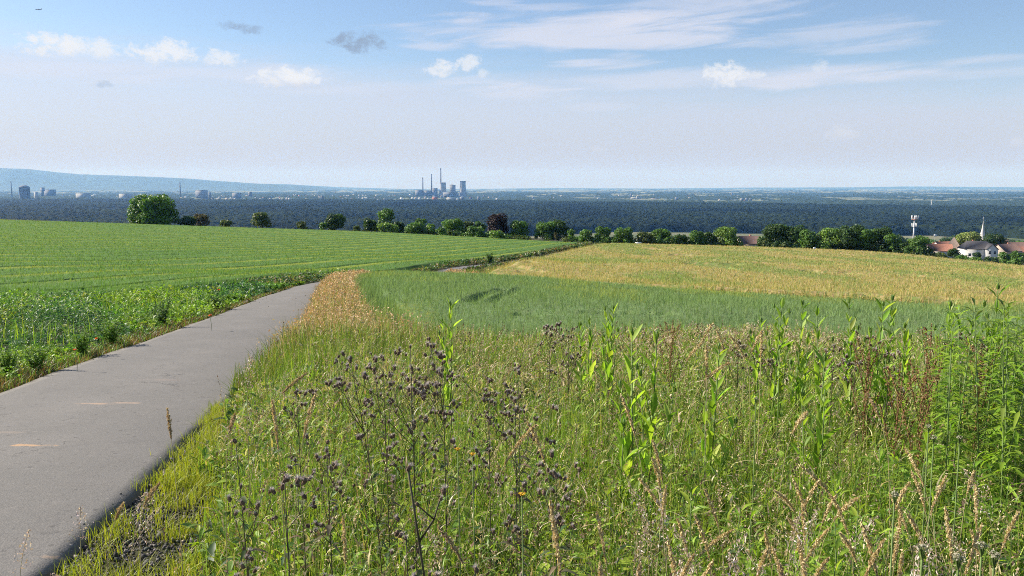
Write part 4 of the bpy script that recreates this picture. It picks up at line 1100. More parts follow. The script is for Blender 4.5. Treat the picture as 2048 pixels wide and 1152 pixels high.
# 1: the green sward
n = 125000
x, y = meadow_pts(n)
lu = lushness(x, y)
h = rng.uniform(.14, .56, n) * (.6 + .8 * fbm(x * 1.1, y * 1.1, 31))
side = np.clip(path_side(x, y) - PATH_W / 2 - gravel_w(y), 0, 3)
h *= (.45 + .55 * sst(side, 0, .8)) * (.55 + .75 * sst(fbm(x * 2.6, y * 2.2, 39, 2), .3, .65))
w = np.maximum(.0048, .00105 * y) * rng.uniform(.6, 1.5, n)
r = rng.random(n)
dr = 1 - sst(lu, .30, .62)
C = np.where((r < .58 - .36 * dr)[:, None], pick(rng, n, G_LIME), np.where((r < .88 - .2 * dr)[:, None], pick(rng, n, G_MID), np.where((r < .95 - .18 * dr)[:, None], pick(rng, n, G_DEEP), pick(rng, n, STRAW + [(.30, .24, .10)]))))
blades(G, ground3(x, y), h, w, rng.uniform(0, 6.28, n), np.abs(rng.normal(.25, .3, n)), C, rng, seg=3)
# long fine blades standing above the rest
n = 30000; x, y = meadow_pts(n, margin=.12)
hh = rng.uniform(.38, .82, n) * (.65 + .6 * fbm(x * .9, y * .9, 36)) * (.5 + .5 * sst(np.clip(path_side(x, y) - PATH_W / 2 - gravel_w(y), 0, 3), 0, .9))
r = rng.random(n)
C = np.where((r < .5)[:, None], pick(rng, n, G_LIME), np.where((r < .85)[:, None], pick(rng, n, G_MID), pick(rng, n, STRAW)))
blades(G, ground3(x, y), hh, np.maximum(.0034, .0007 * y) * rng.uniform(.6, 1.5, n), rng.uniform(0, 6.28, n), np.abs(rng.normal(.2, .25, n)), C, rng, seg=4)
# yellow green tufts on the gravel
nt_ = 230
ty = rng.uniform(1.2, 8.5, nt_) ; td = rng.uniform(.12, 1.0, nt_) * gravel_w(ty) * 1.5
k = np.clip(np.searchsorted(PC[:, 1], ty), 1, len(PC) - 1)
tx = PC[k, 0] + (PWD[k] / 2 + td) / _nr[k, 0]
m = 42
bx = np.repeat(tx, m) + rng.normal(0, .055, nt_ * m); by = np.repeat(ty, m) + rng.normal(0, .055, nt_ * m)
blades(G, ground3(bx, by), rng.uniform(.05, .19, nt_ * m), np.full(nt_ * m, .0045), rng.uniform(0, 6.28, nt_ * m), np.abs(rng.normal(.5, .3, nt_ * m)), pick(rng, nt_ * m, [(.34, .36, .035), (.38, .39, .05), (.28, .34, .03)]), rng, seg=2)
tag(G.obj('meadow_grass', m_grass), kind='stuff')
# 2: leafy herbs low in the sward
G = Geo(); n = 42000
x, y = meadow_pts(n)
b = ground3(x, y, 0); b[:, 2] += rng.uniform(.03, .42, n) * (.45 + .55 * sst(np.clip(path_side(x, y) - PATH_W / 2 - gravel_w(y), 0, 3), 0, .8))
a = rng.uniform(0, 6.28, n); e = rng.uniform(-.2, 1.0, n)
L = rng.uniform(.032, .10, n) * (1 + .05 * y)
r = rng.random(n); lu = lushness(x, y)
C = np.where((r < .15 + .7 * sst(lu, .35, .7))[:, None], pick(rng, n, G_LIME), np.where((r < .8)[:, None], pick(rng, n, G_MID), pick(rng, n, G_DEEP)))
leaves(G, b, np.stack([np.cos(a) * np.cos(e), np.sin(a) * np.cos(e), np.sin(e)], 1), L, L * rng.uniform(.22, .45, n), C, rng)
# short curled blades and leaf tips of every hue, the tangle of the upper sward
n = 85000; x, y = meadow_pts(n, margin=.08)
dz = rng.uniform(.10, .62, n) * (.5 + .7 * fbm(x * .8, y * .8, 31)) * (.4 + .6 * sst(np.clip(path_side(x, y) - PATH_W / 2 - gravel_w(y), 0, 3), 0, .9))
dr = 1 - sst(lushness(x, y), .32, .64); r = rng.random(n)
C = np.where((r < .24 + .30 * dr)[:, None], pick(rng, n, PINKB + STRAW), np.where((r < .32 + .36 * dr)[:, None], pick(rng, n, [(.14, .09, .05), (.10, .075, .045), (.20, .14, .08)]), np.where((r < .72)[:, None], pick(rng, n, G_MID), pick(rng, n, G_LIME))))
L = rng.uniform(.03, .085, n) * (1 + .06 * y)
blades(G, ground3(x, y, dz), L * rng.uniform(.5, 1.1, n), np.maximum(.0078, .0019 * y) * rng.uniform(.6, 1.4, n), rng.uniform(0, 6.28, n), rng.uniform(.5, 2.0, n), C, rng, seg=3, twist=1.2)
tag(G.obj('meadow_herbs', m_weed), kind='stuff')
# 3: culms with drooping seed heads (one mass, the larger ones are things of their own)
def seed_culms(G, x, y, h, cols, stemc, hl, nf, fs, spread, lean_m=.3):
    n = len(x)
    az = rng.normal(.3, 1.2, n); ln = np.abs(rng.normal(lean_m, .18, n))
    root = ground3(x, y)
    w = np.maximum(.0016, .00042 * y)
    blades(G, root, h, w, az, ln, pick(rng, n, stemc), rng, seg=3, twist=.2)
    ts = 1 - hl * (np.arange(nf) + .5) / nf
    for t_ in ts:
        off = ln * h * t_ * t_
        P = np.stack([x + np.cos(az) * off, y + np.sin(az) * off, root[:, 2] + h * t_ * (1 - .35 * ln * t_)], 1)
        P += rng.normal(0, 1, (n, 3)) * (spread * (.3 + 1.2 * (1 - t_)))[..., None] if np.ndim(spread) else rng.normal(0, spread * (.35 + 2.2 * (1 - t_)), (n, 3))
        nor = rng.normal(0, 1, (n, 3)) + np.stack([np.cos(az + 1.6), np.sin(az + 1.6), az * 0], 1)
        flakes(G, P, fs * rng.uniform(.7, 1.4, n), nor, pick(rng, n, cols), rng, asp=2.4)
G = Geo()
n = 36000; x, y = meadow_pts(n, margin=.1)
k = rng.random(n) < (1 - .8 * sst(lushness(x, y), .3, .6)) * sst(fbm(x * .9, y * .6, 53), .24, .58); x, y = x[k], y[k]; n = len(x)
h = rng.uniform(.40, .80, n) * (.8 + .35 * fbm(x * .6, y * .6, 51)); h *= .5 + .5 * sst(path_side(x, y) - PATH_W / 2 - gravel_w(y), 0, 1.0)
seed_culms(G, x, y, h, PINKB, [(.20, .20, .07), (.28, .24, .11)], .20, 9, np.maximum(.0055, .0009 * y), .010, .5)
n = 2600; x, y = meadow_pts(n, margin=.1)
k = fbm(x * .5, y * .35, 57) > .42; x, y = x[k], y[k]; n = len(x)
seed_culms(G, x, y, rng.uniform(.42, .8, n), [(.16, .10, .075), (.12, .08, .06), (.22, .15, .10)], [(.12, .14, .06)], .14, 8, np.maximum(.0075, .001 * y), .008, .2)
n = 3600; x, y = meadow_pts(n, margin=.1)
seed_culms(G, x, y, rng.uniform(.4, .78, n), [(.55, .45, .28), (.60, .50, .33), (.48, .37, .2)], [(.40, .33, .17)], .24, 12, np.maximum(.006, .0009 * y), .005, .3)
tag(G.obj('seeding_grass', m_seed), kind='stuff')
# 4: the dry orange grass verge between path and wheat, and the weeds along the far path
G = Geo(); n = 60000
y = 9 + 75 * rng.random(n) ** 1.7
k = np.clip(np.searchsorted(PC[:, 1], y), 1, len(PC) - 1)
wl = np.interp(y, [19, 30, 44, 60, 73, 77], [float(at(u, 560, D)[0]) for u, D in ((722, 19), (700, 30), (712, 44), (770, 60), (860, 73), (955, 77))])
wl = np.where(y < 19, np.interp(y, [9, 14.5, 19], [4, float(at(760, 560, 14.5)[0]), float(at(722, 560, 19)[0])]), wl)
xr = PC[k, 0] + (PWD[k] / 2) / _nr[k, 0] - .05
x = xr + (np.minimum(wl, xr + 4.0) - xr) * rng.random(n) + .03
dry = (sst(y, 9.5, 15) * (1 - .9 * sst(y, 46, 54)) * (1 - .75 * sst(x - xr, 1.6, 2.7)) + .35 * sst(y, 58, 66)) * np.clip(.15 + fbm(x * .8, y * .3, 63), 0, .82)
r = rng.random(n)
C = np.where((r < dry)[:, None], pick(rng, n, [(.56, .42, .21), (.62, .47, .26), (.48, .32, .14), (.58, .48, .28)]), pick(rng, n, G_MID + G_LIME + [(.22, .2, .07)]))
hh = rng.uniform(.3, .8, n) * (.6 + .8 * fbm(x * .7, y * .35, 66)) * (.6 + .4 * sst(x - xr, 0, .5))
blades(G, ground3(x, y), hh, np.maximum(.010, .0011 * y) * rng.uniform(.6, 1.4, n), rng.uniform(0, 6.28, n), np.abs(rng.normal(.3, .25, n)), C, rng, seg=2)
flk = (dry > .2) & (rng.random(n) < .6)
P = ground3(x, y)[flk]; P[:, 2] += hh[flk] * rng.uniform(.75, 1.0, flk.sum()); P[:, :2] += rng.normal(0, .05, (flk.sum(), 2))
flakes(G, P, np.maximum(.022, .0013 * y[flk]) * rng.uniform(.6, 1.3, flk.sum()), rng.normal(0, 1, (flk.sum(), 3)), pick(rng, flk.sum(), [(.62, .44, .24), (.66, .50, .31), (.54, .34, .17)]), rng, asp=2.0)
tag(G.obj('dry_verge_grass', m_seed), kind='stuff')
# 5: weed strip left of the path
def weed_mass(G, x, y, h, m, ls, cols, spread=.5):
    """leafy clumps of m leaves each"""
    n = len(x); X = np.repeat(x, m); Y = np.repeat(y, m); H = np.repeat(h, m); N_ = n * m
    tz = rng.random(N_) ** .8
    rad = H * spread * (1 - .55 * tz) * np.sqrt(rng.random(N_)); a = rng.uniform(0, 6.28, N_)
    X = X + np.cos(a) * rad; Y = Y + np.sin(a) * rad
    B = ground3(X, Y); B[:, 2] += H * tz
    e = rng.uniform(-.3, 1.0, N_) + .3 * tz
    L = np.repeat(ls, m) * rng.uniform(.6, 1.4, N_)
    C = np.repeat(cols, m, 0) * (1 + rng.normal(0, .16, (N_, 1)))
    leaves(G, B, np.stack([np.cos(a) * np.cos(e), np.sin(a) * np.cos(e), np.sin(e)], 1), L, L * rng.uniform(.35, .7, N_), np.clip(C, .01, .9), rng)
def left_pts(n, ymax=46, pw=1.6, d0=.25, dmax=40):
    X, Y = [], []; got = 0
    while got < n:
        y = 3.5 + (ymax - 3.5) * rng.random(n) ** pw
        xl = np.interp(y, PLs[:, 1], PLs[:, 0])
        x = xl - d0 - (1.0 * y - 1 + 2) * rng.random(n) ** 1.15
        ok = ~in_poly(x, y - .5, POLY_GRAIN) & (x > -1.05 * y - 2) & (xl - x < dmax)
        X.append(x[ok]); Y.append(y[ok]); got += ok.sum()
    return np.concatenate(X)[:n], np.concatenate(Y)[:n]
G = Geo()
n = 8500; x, y = left_pts(n)
d = np.interp(y, PLs[:, 1], PLs[:, 0]) - x
hv = np.clip(.35 + 2.2 * (fbm(x * .4, y * .28, 81, 3) - .3), .25, 1.6)
h = np.clip(rng.uniform(.22, .6, n) * hv, .1, .8) * (.4 + .6 * sst(d, .1, 1.2))
f = np.clip(.5 + 1.7 * (fbm(x * .3, y * .2, 83, 3) - .5) + .12 * (rng.random(n) - .5), 0, 1); r = rng.random(n)
wc = np.where((f > .55)[:, None], pick(rng, n, [(0.196, 0.325, 0.0385), (0.241, 0.358, 0.0495)]), np.where((f > .38)[:, None], pick(rng, n, [(0.115, 0.241, 0.0385), (0.144, 0.269, 0.044)]), pick(rng, n, [(0.069, 0.162, 0.0495), (0.0862, 0.19, 0.066)])))
wc = np.where((r < .05)[:, None], pick(rng, n, [(0.299, 0.336, 0.066), (0.345, 0.381, 0.176)]), wc)
weed_mass(G, x, y, h, 26, np.maximum(.036, .0034 * y) * rng.uniform(.6, 1.5, n), wc)
tag(G.obj('weed_strip', m_weed), kind='stuff')
G = Geo(); n = 5000; x, y = left_pts(n, d0=.02, pw=1.4)
d = np.interp(y, PLs[:, 1], PLs[:, 0]) - x
edge = d < .55 + .3 * vnoise(y * .8, y * 0, 3)
C = np.where((edge & (rng.random(n) < .6))[:, None], pick(rng, n, [(.22, .11, .06), (.30, .20, .09), (.16, .13, .05)]), pick(rng, n, G_MID + G_LIME))
h = np.where(edge, rng.uniform(.06, .2, n), rng.uniform(.3, .85, n) * np.clip(.2 + 1.8 * (fbm(x * .5, y * .35, 86) - .25), .3, 1.3))
blades(G, ground3(x, y), h, np.maximum(.006, .0009 * y), rng.uniform(0, 6.28, n), np.abs(rng.normal(.35, .3, n)), C, rng, seg=2)
# a denser fringe right on the path's edge
n = 14000; y = 4 + 38 * rng.random(n) ** 1.5; xl = np.interp(y, PLs[:, 1], PLs[:, 0]); x = xl - .02 - .5 * rng.random(n) ** 1.3
blades(G, ground3(x, y), rng.uniform(.04, .2, n), np.maximum(.006, .0009 * y), rng.uniform(0, 6.28, n), np.abs(rng.normal(.5, .3, n)), np.where((rng.random(n) < .55)[:, None], pick(rng, n, [(.20, .10, .055), (.28, .19, .09), (.15, .12, .05)]), pick(rng, n, G_MID)), rng, seg=2)
tag(G.obj('weed_grass', m_grass), kind='stuff')
# 6: rough growth on both sides of the far path
G = Geo(); n = 2600
y = 38 + 215 * rng.random(n) ** 1.5; sd_ = rng.choice([-1, 1], n)
k = np.clip(np.searchsorted(PC[:, 1], y), 1, len(PC) - 1)
off = (PATH_W / 2 + .2 + np.abs(rng.normal(0, .9, n))) * sd_
x = PC[k, 0] + off / _nr[k, 0]
ok = ~in_poly(x, y, POLY_GRAIN) & ~in_poly(x, y, POLY_WHEAT) & ~in_poly(x, y, POLY_RAPE); x, y, sd_ = x[ok], y[ok], sd_[ok]; n = len(x)
h = rng.uniform(.25, .8, n) * np.where((sd_ > 0) & (fbm(y * .06, y * 0, 5) > .42), .45, .9)
r = rng.random(n)
wc = np.where((r < .35)[:, None], pick(rng, n, [(.22, .20, .08), (.28, .22, .10), (.18, .12, .07)]), pick(rng, n, [(.07, .13, .035), (.09, .16, .04), (.055, .10, .035)]))
wc = np.where((r > .97)[:, None], np.array((.5, .52, .42)), wc)
weed_mass(G, x, y, h, 12, np.maximum(.14, .0034 * y), wc, .7)
tag(G.obj('path_side_weeds', m_weed), kind='stuff')
# 7: thin rough strip along the crest of the fields
G = Geo(); n = 5000
u = rng.uniform(-300, 1990, n); D = np.interp(u, [-300, 0, 500, 1000, 1180, 1200, 1500, 1800, 2048], [289, 294, 294, 282, 264, 262, 247, 226, 186]) + rng.uniform(0, 5, n)
x = (u - 1024) / FPX * D * 1.005
blades(G, ground3(x, D), rng.uniform(.3, 1.1, n), np.full(n, .22), rng.uniform(0, 6.28, n), np.abs(rng.normal(.3, .2, n)), pick(rng, n, [(.12, .17, .07), (.2, .22, .10), (.28, .27, .15), (.09, .14, .05)]), rng, seg=1)
tag(G.obj('headland_grass', m_grass), kind='stuff')
# 8: gravel beside the asphalt
G = Geo(); n = 34000
y = .8 + 10.5 * rng.random(n) ** 1.3
k = np.clip(np.searchsorted(PC[:, 1], y), 1, len(PC) - 1)
d = rng.random(n) ** 1.5 * gravel_w(y) * 1.7 - .03
x = PC[k, 0] + (PATH_W / 2 + d) / _nr[k, 0]
s = rng.gamma(2.0, .0034, n) + .003
ax = rng.normal(0, 1, (n, 3)); ax /= np.linalg.norm(ax, axis=1)[:, None]
bx_ = np.cross(ax, rng.normal(0, 1, (n, 3))); bx_ /= np.linalg.norm(bx_, axis=1)[:, None]; cx_ = np.cross(ax, bx_)
c0 = ground3(x, y); c0[:, 2] += s * .3
q = lambda v, lo, hi: v * (s * rng.uniform(lo, hi, n))[:, None]
Vv = np.stack([c0 + q(ax, .7, 1.2), c0 - q(ax, .7, 1.2), c0 + q(bx_, .6, 1), c0 - q(bx_, .6, 1), c0 + q(cx_, .4, .8), c0 - q(cx_, .4, .8)], 1)
F = np.array([(0, 2, 4), (2, 1, 4), (1, 3, 4), (3, 0, 4), (2, 0, 5), (1, 2, 5), (3, 1, 5), (0, 3, 5)])
G.add(Vv.reshape(-1, 3), (np.arange(n)[:, None, None] * 6 + F[None]).reshape(-1, 3), None, np.repeat(pick(rng, n, [(.075, .07, .068), (.10, .092, .088), (.14, .127, .118), (.05, .046, .045), (.20, .175, .16)]), 6, 0))
m_stone = leafy('gravel_stone', 0, .85, .3, .2, 90)
tag(G.obj('gravel', m_stone), kind='stuff')

# 9: crumbs, straw bits and small stones lying on the asphalt
G = Geo(); n = 900
y = 1.5 + 30 * rng.random(n) ** 2; k = np.clip(np.searchsorted(PC[:, 1], y), 1, len(PC) - 1)
o = rng.choice([-1, 1], n) * (1 - rng.random(n) ** 2.2 * .95) * .97
x = PC[k, 0] + o * PWD[k] / 2 / _nr[k, 0]
P = ground3(x, y, .062 - .02 * np.abs(o)); 
flakes(G, P, np.maximum(.010, .0011 * y) * rng.uniform(.5, 1.6, n), np.tile([0, 0, 1.0], (n, 1)), pick(rng, n, [(.06, .055, .05), (.12, .10, .08), (.40, .36, .28), (.09, .12, .04), (.30, .22, .12)]), rng, asp=2.0)
tag(G.obj('path_litter', m_stone), kind='stuff')
# ------------------------------------------------------------------ single plants that stand out of the meadow
m_stem_d = matte('dark_stem', (.085, .075, .042), .7, 30, .3)
m_stem_g = matte('green_stem', (.12, .18, .045), .6, 20, .25)
m_stem_s = matte('straw_stem', (.38, .32, .16), .7, 20, .2)
m_head_d = matte('thistle_head', (.17, .115, .075), .85, 160, .55)
m_tuft = matte('thistle_down', (.62, .54, .50), .9, 150, .3)
m_bright = leafy('sunlit_leaf', .5, .45, .3, .12, 25.0)
m_burr = matte('teasel_head', (.14, .22, .055), .7, 150, .3)
m_petal_r = leafy('poppy_petal', .4, .5, .2, .1, 60, tint=(1.1, .8, .5))
def zt(u, v, D): return float(at(u, v, D)[2])
def plant_base(u, v, D):
    p = at(u, v, D); return float(p[0]), float(D), float(Z(p[0], D))
# shared head meshes
hd = Geo(); lathe(hd, [(.001, -.013), (.007, -.011), (.0115, -.003), (.0125, .004), (.010, .011), (.0075, .014), (.001, .0145)], 10)
rr = np.random.default_rng(5); tg = Geo()
a = rr.uniform(0, 6.28, 70); q = rr.uniform(-1, 1, 70); d_ = np.stack([np.cos(a) * np.sqrt(1 - q * q), np.sin(a) * np.sqrt(1 - q * q), q], 1)
flakes(hd, d_ * np.array([.0122, .0122, .0125]) + (0, 0, .002), .006, d_, (1, 1, 1), rr, 1.6)
HEAD = hd.mesh('thistle_head', m_head_d, False)
a = rr.uniform(0, 6.28, 60); blades(tg, np.stack([np.cos(a) * .004, np.sin(a) * .004, np.full(60, .010)], 1), rr.uniform(.014, .03, 60), np.full(60, .0042), a, np.abs(rr.normal(.55, .3, 60)), (1, 1, 1), rr, seg=1)
TUFT = tg.mesh('thistle_down', m_tuft)
def thistle(label, u, vt, D, seed, nb=7, spread=.20, sr=.0029, bend=0.0, group='thistles with dark seed heads', ub=None, heads=2.0, leafn=26):
    r = np.random.default_rng(900 + seed)
    x, y, z = plant_base(ub if ub is not None else u, vt, D)
    H = zt(u, vt, D) - z
    t = thing('thistle', label, 'thistle', (x, y, z), 0, group)
    dx = float(at(u, vt, D)[0]) - x
    sc_ = max(1.0, D / 4.2)
    ctrl_ = np.array([(0, 0, -.03), (dx * .12, .01, H * .35), (dx * .45 - bend * .3, 0, H * .68), (dx, 0, H * .96)])
    s = np.linspace(0, 1, 10)
    main = np.stack([np.interp(s, [0, .35, .68, 1], ctrl_[:, i]) for i in range(3)], 1)
    main[1:-1] = (main[:-2] + 2 * main[1:-1] + main[2:]) / 4
    G = Geo(); tube(G, main, np.linspace(sr, sr * .4, 10) * sc_, 6)
    tips = [main[-1]]
    for i in range(nb + 4):
        f = r.uniform(.35, .92); k = f * 9; i0 = int(k); b = main[i0] * (1 - k + i0) + main[min(9, i0 + 1)] * (k - i0)
        az = i * 2.4 + r.uniform(-.5, .5)
        L = spread * r.uniform(.6, 1.3) * (1.15 - .35 * f)
        e = np.array([b[0] + math.cos(az) * L * .75, b[1] + math.sin(az) * L * .6, min(H * r.uniform(.86, 1.0), b[2] + L * r.uniform(1.2, 2.0))])
        mpt = b * .45 + e * .55 + np.array([math.cos(az), math.sin(az), -.3]) * L * .12
        tube(G, [b, mpt, e], np.array([sr * .5, sr * .38, sr * .28]) * sc_, 5)
        tips.append(e)
        for j in range(r.integers(1, 3)):
            a2 = r.uniform(0, 6.28); e2 = mpt + np.array([math.cos(a2) * .05, math.sin(a2) * .05, r.uniform(.04, .10)])
            tube(G, [mpt, e2], np.array([sr * .35, sr * .25]) * sc_, 4); tips.append(e2)
    G.obj('stem', m_stem_d, t)
    hs = []
    for p in tips:
        for j in range(max(1, int(r.poisson(heads * 1.05)))):
            hs.append(p + (r.normal(0, .0135, 3) + (0, 0, .004)) * (1 if j else .1) * np.array([1, 1, .8]))
    for p in hs:
        k = r.uniform(.24, .50) * (1 + .5 * (sc_ - 1))
        mt = Matrix.Translation(Vector(p)) @ Matrix.Rotation(r.uniform(-.7, .7), 4, 'X') @ Matrix.Rotation(r.uniform(-.7, .7), 4, 'Y') @ Matrix.Diagonal((k, k, k * 1.35, 1))
        ho = link('flower_head', HEAD, t, mt)
        if r.random() < .75: link('down', TUFT, ho)
    n = leafn
    f = r.uniform(.1, .85, n); k = f * 9; i0 = k.astype(int); B = main[i0] * (1 - k + i0)[:, None] + main[np.minimum(9, i0 + 1)] * (k - i0)[:, None]
    az = r.uniform(0, 6.28, n); LG = Geo()
    leaves(LG, B, np.stack([np.cos(az), np.sin(az), r.uniform(-.1, .7, n)], 1), r.uniform(.04, .11, n) * (1.1 - .6 * f), r.uniform(.010, .02, n), pick(r, n, [(.10, .12, .05), (.14, .13, .07), (.08, .11, .045), (.22, .17, .1)]), r, droop=.4)
    LG.obj('foliage', m_weed, t)
    return t
TH = [('tall branching thistle with dark seed heads reaching above the meadow into the green wheat', 820, 664, 2.85, 8, .22), ('thistle leaning left with pale tufted heads beside the tallest thistle', 700, 694, 2.9, 8, .24), ('many headed thistle just right of the tallest thistle', 884, 686, 2.95, 8, .2),
      ('thistle with forked dark heads between the path side and the tallest thistle', 765, 694, 3.1, 6, .2), ('thin thistle with two head clusters right of the main thistle group', 1036, 714, 3.2, 6, .18), ('low thistle with close dark heads in the middle of the meadow', 975, 735, 3.3, 5, .15),
      ('thistle with a straight dark stem nearest to the pale leaning grass', 592, 762, 3.0, 4, .13), ('short thistle with one thick dark head above the meadow middle', 1030, 775, 2.7, 3, .1),
      ('thistle with a crossed head cluster beside the gravel edge', 470, 855, 2.45, 4, .11), ('small thistle with a dark head on a straight stem near the front', 652, 872, 2.4, 3, .1), ('slim thistle with small dark buds at the front centre', 1112, 903, 2.25, 3, .08),
      ('dark stemmed thistle with pale dry leaves at the front left', 568, 925, 1.95, 4, .09), ('thistle with few heads at the lower middle of the meadow', 812, 1040, 1.75, 3, .07)]
for i, (lb, u, v, D, nb, spd) in enumerate(TH):
    thistle(lb, u, v, D, i, nb, spd, ub=u + (62 if i == 1 else 18 if i in (8,) else 6), heads=2.2 if i < 6 else 1.6)
bold = thistle('thick dark bent thistle stem with drooping heads at the front of the meadow', 815, 893, 1.72, 40, 5, .11, sr=.006, ub=862, bend=-.06, heads=2.0)
for i, (u, v, D, lb) in enumerate(((1100, 648, 7.2, 'far thistle with violet brown heads against the wheat left of the small teasels'), (1138, 655, 7.0, 'far thistle just beside the small teasels'), (1545, 690, 6.0, 'thistle with few heads under the first tall teasel on the right'), (1478, 675, 6.5, 'thin far thistle beside the pale upright grass'),
        (1715, 655, 6.0, 'thistle in front of the tall teasel group on the right'), (1782, 668, 5.6, 'thistle with violet heads below the tall teasel group'), (1935, 660, 5.0, 'thistle head rising out of the leafy bush at the right edge'), (1668, 690, 5.4, 'small thistle between two tall teasels'))):
    thistle(lb, u, v, D, 60 + i, 5, .16, heads=2, group='far thistles before the wheat', leafn=14)

# teasels: straight stems with opposite pairs of long upright leaves
def teasel(label, u, vt, D, seed, pairs=7, br=2, name='teasel', wide=1.0):
    r = np.random.default_rng(1300 + seed)
    x, y, z = plant_base(u, vt, D); H = zt(u, vt, D) - z
    t = thing('teasel', label, 'teasel', (x, y, z), r.uniform(0, 3.1), 'teasel plants with long upright leaves')
    G = Geo(); LG = Geo(); heads = []
    lean = r.normal(0, .03, 2)
    def shoot(b, e, n, L0, L1, sr, top=True):
        b, e = np.array(b), np.array(e)
        m = (b + e) / 2 + np.append(r.normal(0, .012, 2), 0)
        tube(G, [b, m, e], [sr, sr * .8, sr * .5], 6)
        B, Dr, L = [], [], []
        az0 = r.uniform(0, 3.14)
        for i in range(n):
            f = (.15 + .85 * (i + .5) / n) if top else (.3 + .6 * i / n)
            c = b + (e - b) * f
            for s in (0, math.pi):
                a_ = az0 + i * 1.45 + s + r.uniform(-.2, .2); el = r.uniform(.7, 1.4)
                B.append(c); Dr.append((math.cos(a_) * math.cos(el), math.sin(a_) * math.cos(el), math.sin(el))); L.append((L0 + (L1 - L0) * f) * r.uniform(.55, 1.35))
        B, Dr, L = np.array(B), np.array(Dr), np.array(L)
        leaves(LG, B, Dr, L, L * .24 * wide, pick(r, len(B), [(.27, .42, .045), (.33, .47, .055), (.21, .35, .045), (.38, .50, .10)]), r, fold=.28, droop=.10, roll=.12)
        heads.append(e)
    topp = (lean[0] * H, lean[1] * H, H * .95)
    shoot((0, 0, -.02), topp, pairs + 6, .25, .11, .006)
    for i in range(2 if pairs >= 7 else 0):
        a_ = r.uniform(0, 6.28); k = r.uniform(.06, .12)
        shoot((0, 0, -.02), (lean[0] * H + math.cos(a_) * k, lean[1] * H + math.sin(a_) * k, H * r.uniform(.55, .86)), pairs, .20, .10, .0045)
    for i in range(br):
        f = r.uniform(.45, .72); a_ = i * 3.0 + r.uniform(-.4, .4); b = np.array(topp) * f
        shoot(b, b + np.array([math.cos(a_) * .09, math.sin(a_) * .09, H * r.uniform(.2, .34)]), 4, .14, .07, .0038, False)
    G.obj('stem', m_stem_g, t); LG.obj('foliage', m_bright, t)
    for e in heads:
        hg = Geo(); k = r.uniform(.5, .75)
        lathe(hg, [(.001, 0), (.010 * k, .006), (.0135 * k, .018), (.011 * k, .034), (.004 * k, .043), (.0005, .046)], 9)
        an = r.uniform(0, 6.28, 7)
        br_ = Geo(); blades(br_, np.stack([np.cos(an) * .008, np.sin(an) * .008, an * 0 + .004], 1), r.uniform(.07, .12, 7) * k, np.full(7, .006), an, np.full(7, .3), pick(r, 7, [(.17, .27, .05)]), r, seg=2)
        ho = hg.obj('flower_head', m_burr, t, smooth=True, loc=tuple(e)); br_.obj('bract', m_weed, ho)
TE = [('bright teasel standing alone before the wheat right of the thistles', 893, 596, 6.6, 7, 1), ('small teasel at the left of the three far teasels', 1166, 640, 7.2, 5, 0), ('pale middle one of the three far teasels', 1185, 632, 7.4, 5, 0), ('darker right one of the three far teasels', 1211, 606, 6.8, 7, 1),
      ('biggest bright teasel in the middle with broad sunlit leaves', 1256, 650, 4.3, 8, 1), ('teasel with a spiky open top directly right of the biggest bright teasel', 1298, 655, 4.4, 7, 1), ('single slender teasel between the open topped teasel and the right group', 1416, 680, 4.7, 7, 0),
      ('first tall teasel of the right group, with many small side shoots', 1549, 590, 6.0, 8, 3), ('straight bright teasel, second tall one of the right group', 1608, 592, 5.9, 8, 0), ('teasel with a forked top between the straight teasel and the open pair', 1660, 607, 6.0, 6, 1),
      ('thin teasel with bare upper stems, left of the leafy pair', 1711, 592, 6.2, 5, 3), ('left teasel of the leafy pair before the yellow field', 1753, 592, 6.0, 7, 1), ('right teasel of the leafy pair, tallest of the two', 1784, 582, 5.9, 8, 1), ('low teasel with glowing cupped leaves in front of the right group', 1641, 700, 4.2, 7, 0),
      ('small teasel right of the leafy pair', 1832, 640, 5.6, 5, 1), ('pale topped teasel rising from the left side of the leafy bush', 1905, 590, 5.4, 6, 1), ('tallest teasel at the right edge standing up out of the bush with bare stems', 1998, 556, 5.2, 6, 3), ('faint teasel left of the first tall one', 1508, 630, 6.3, 5, 2)]
for i, (lb, u, v, D, p, b) in enumerate(TE): teasel(lb, u, v, D, i, p, b)

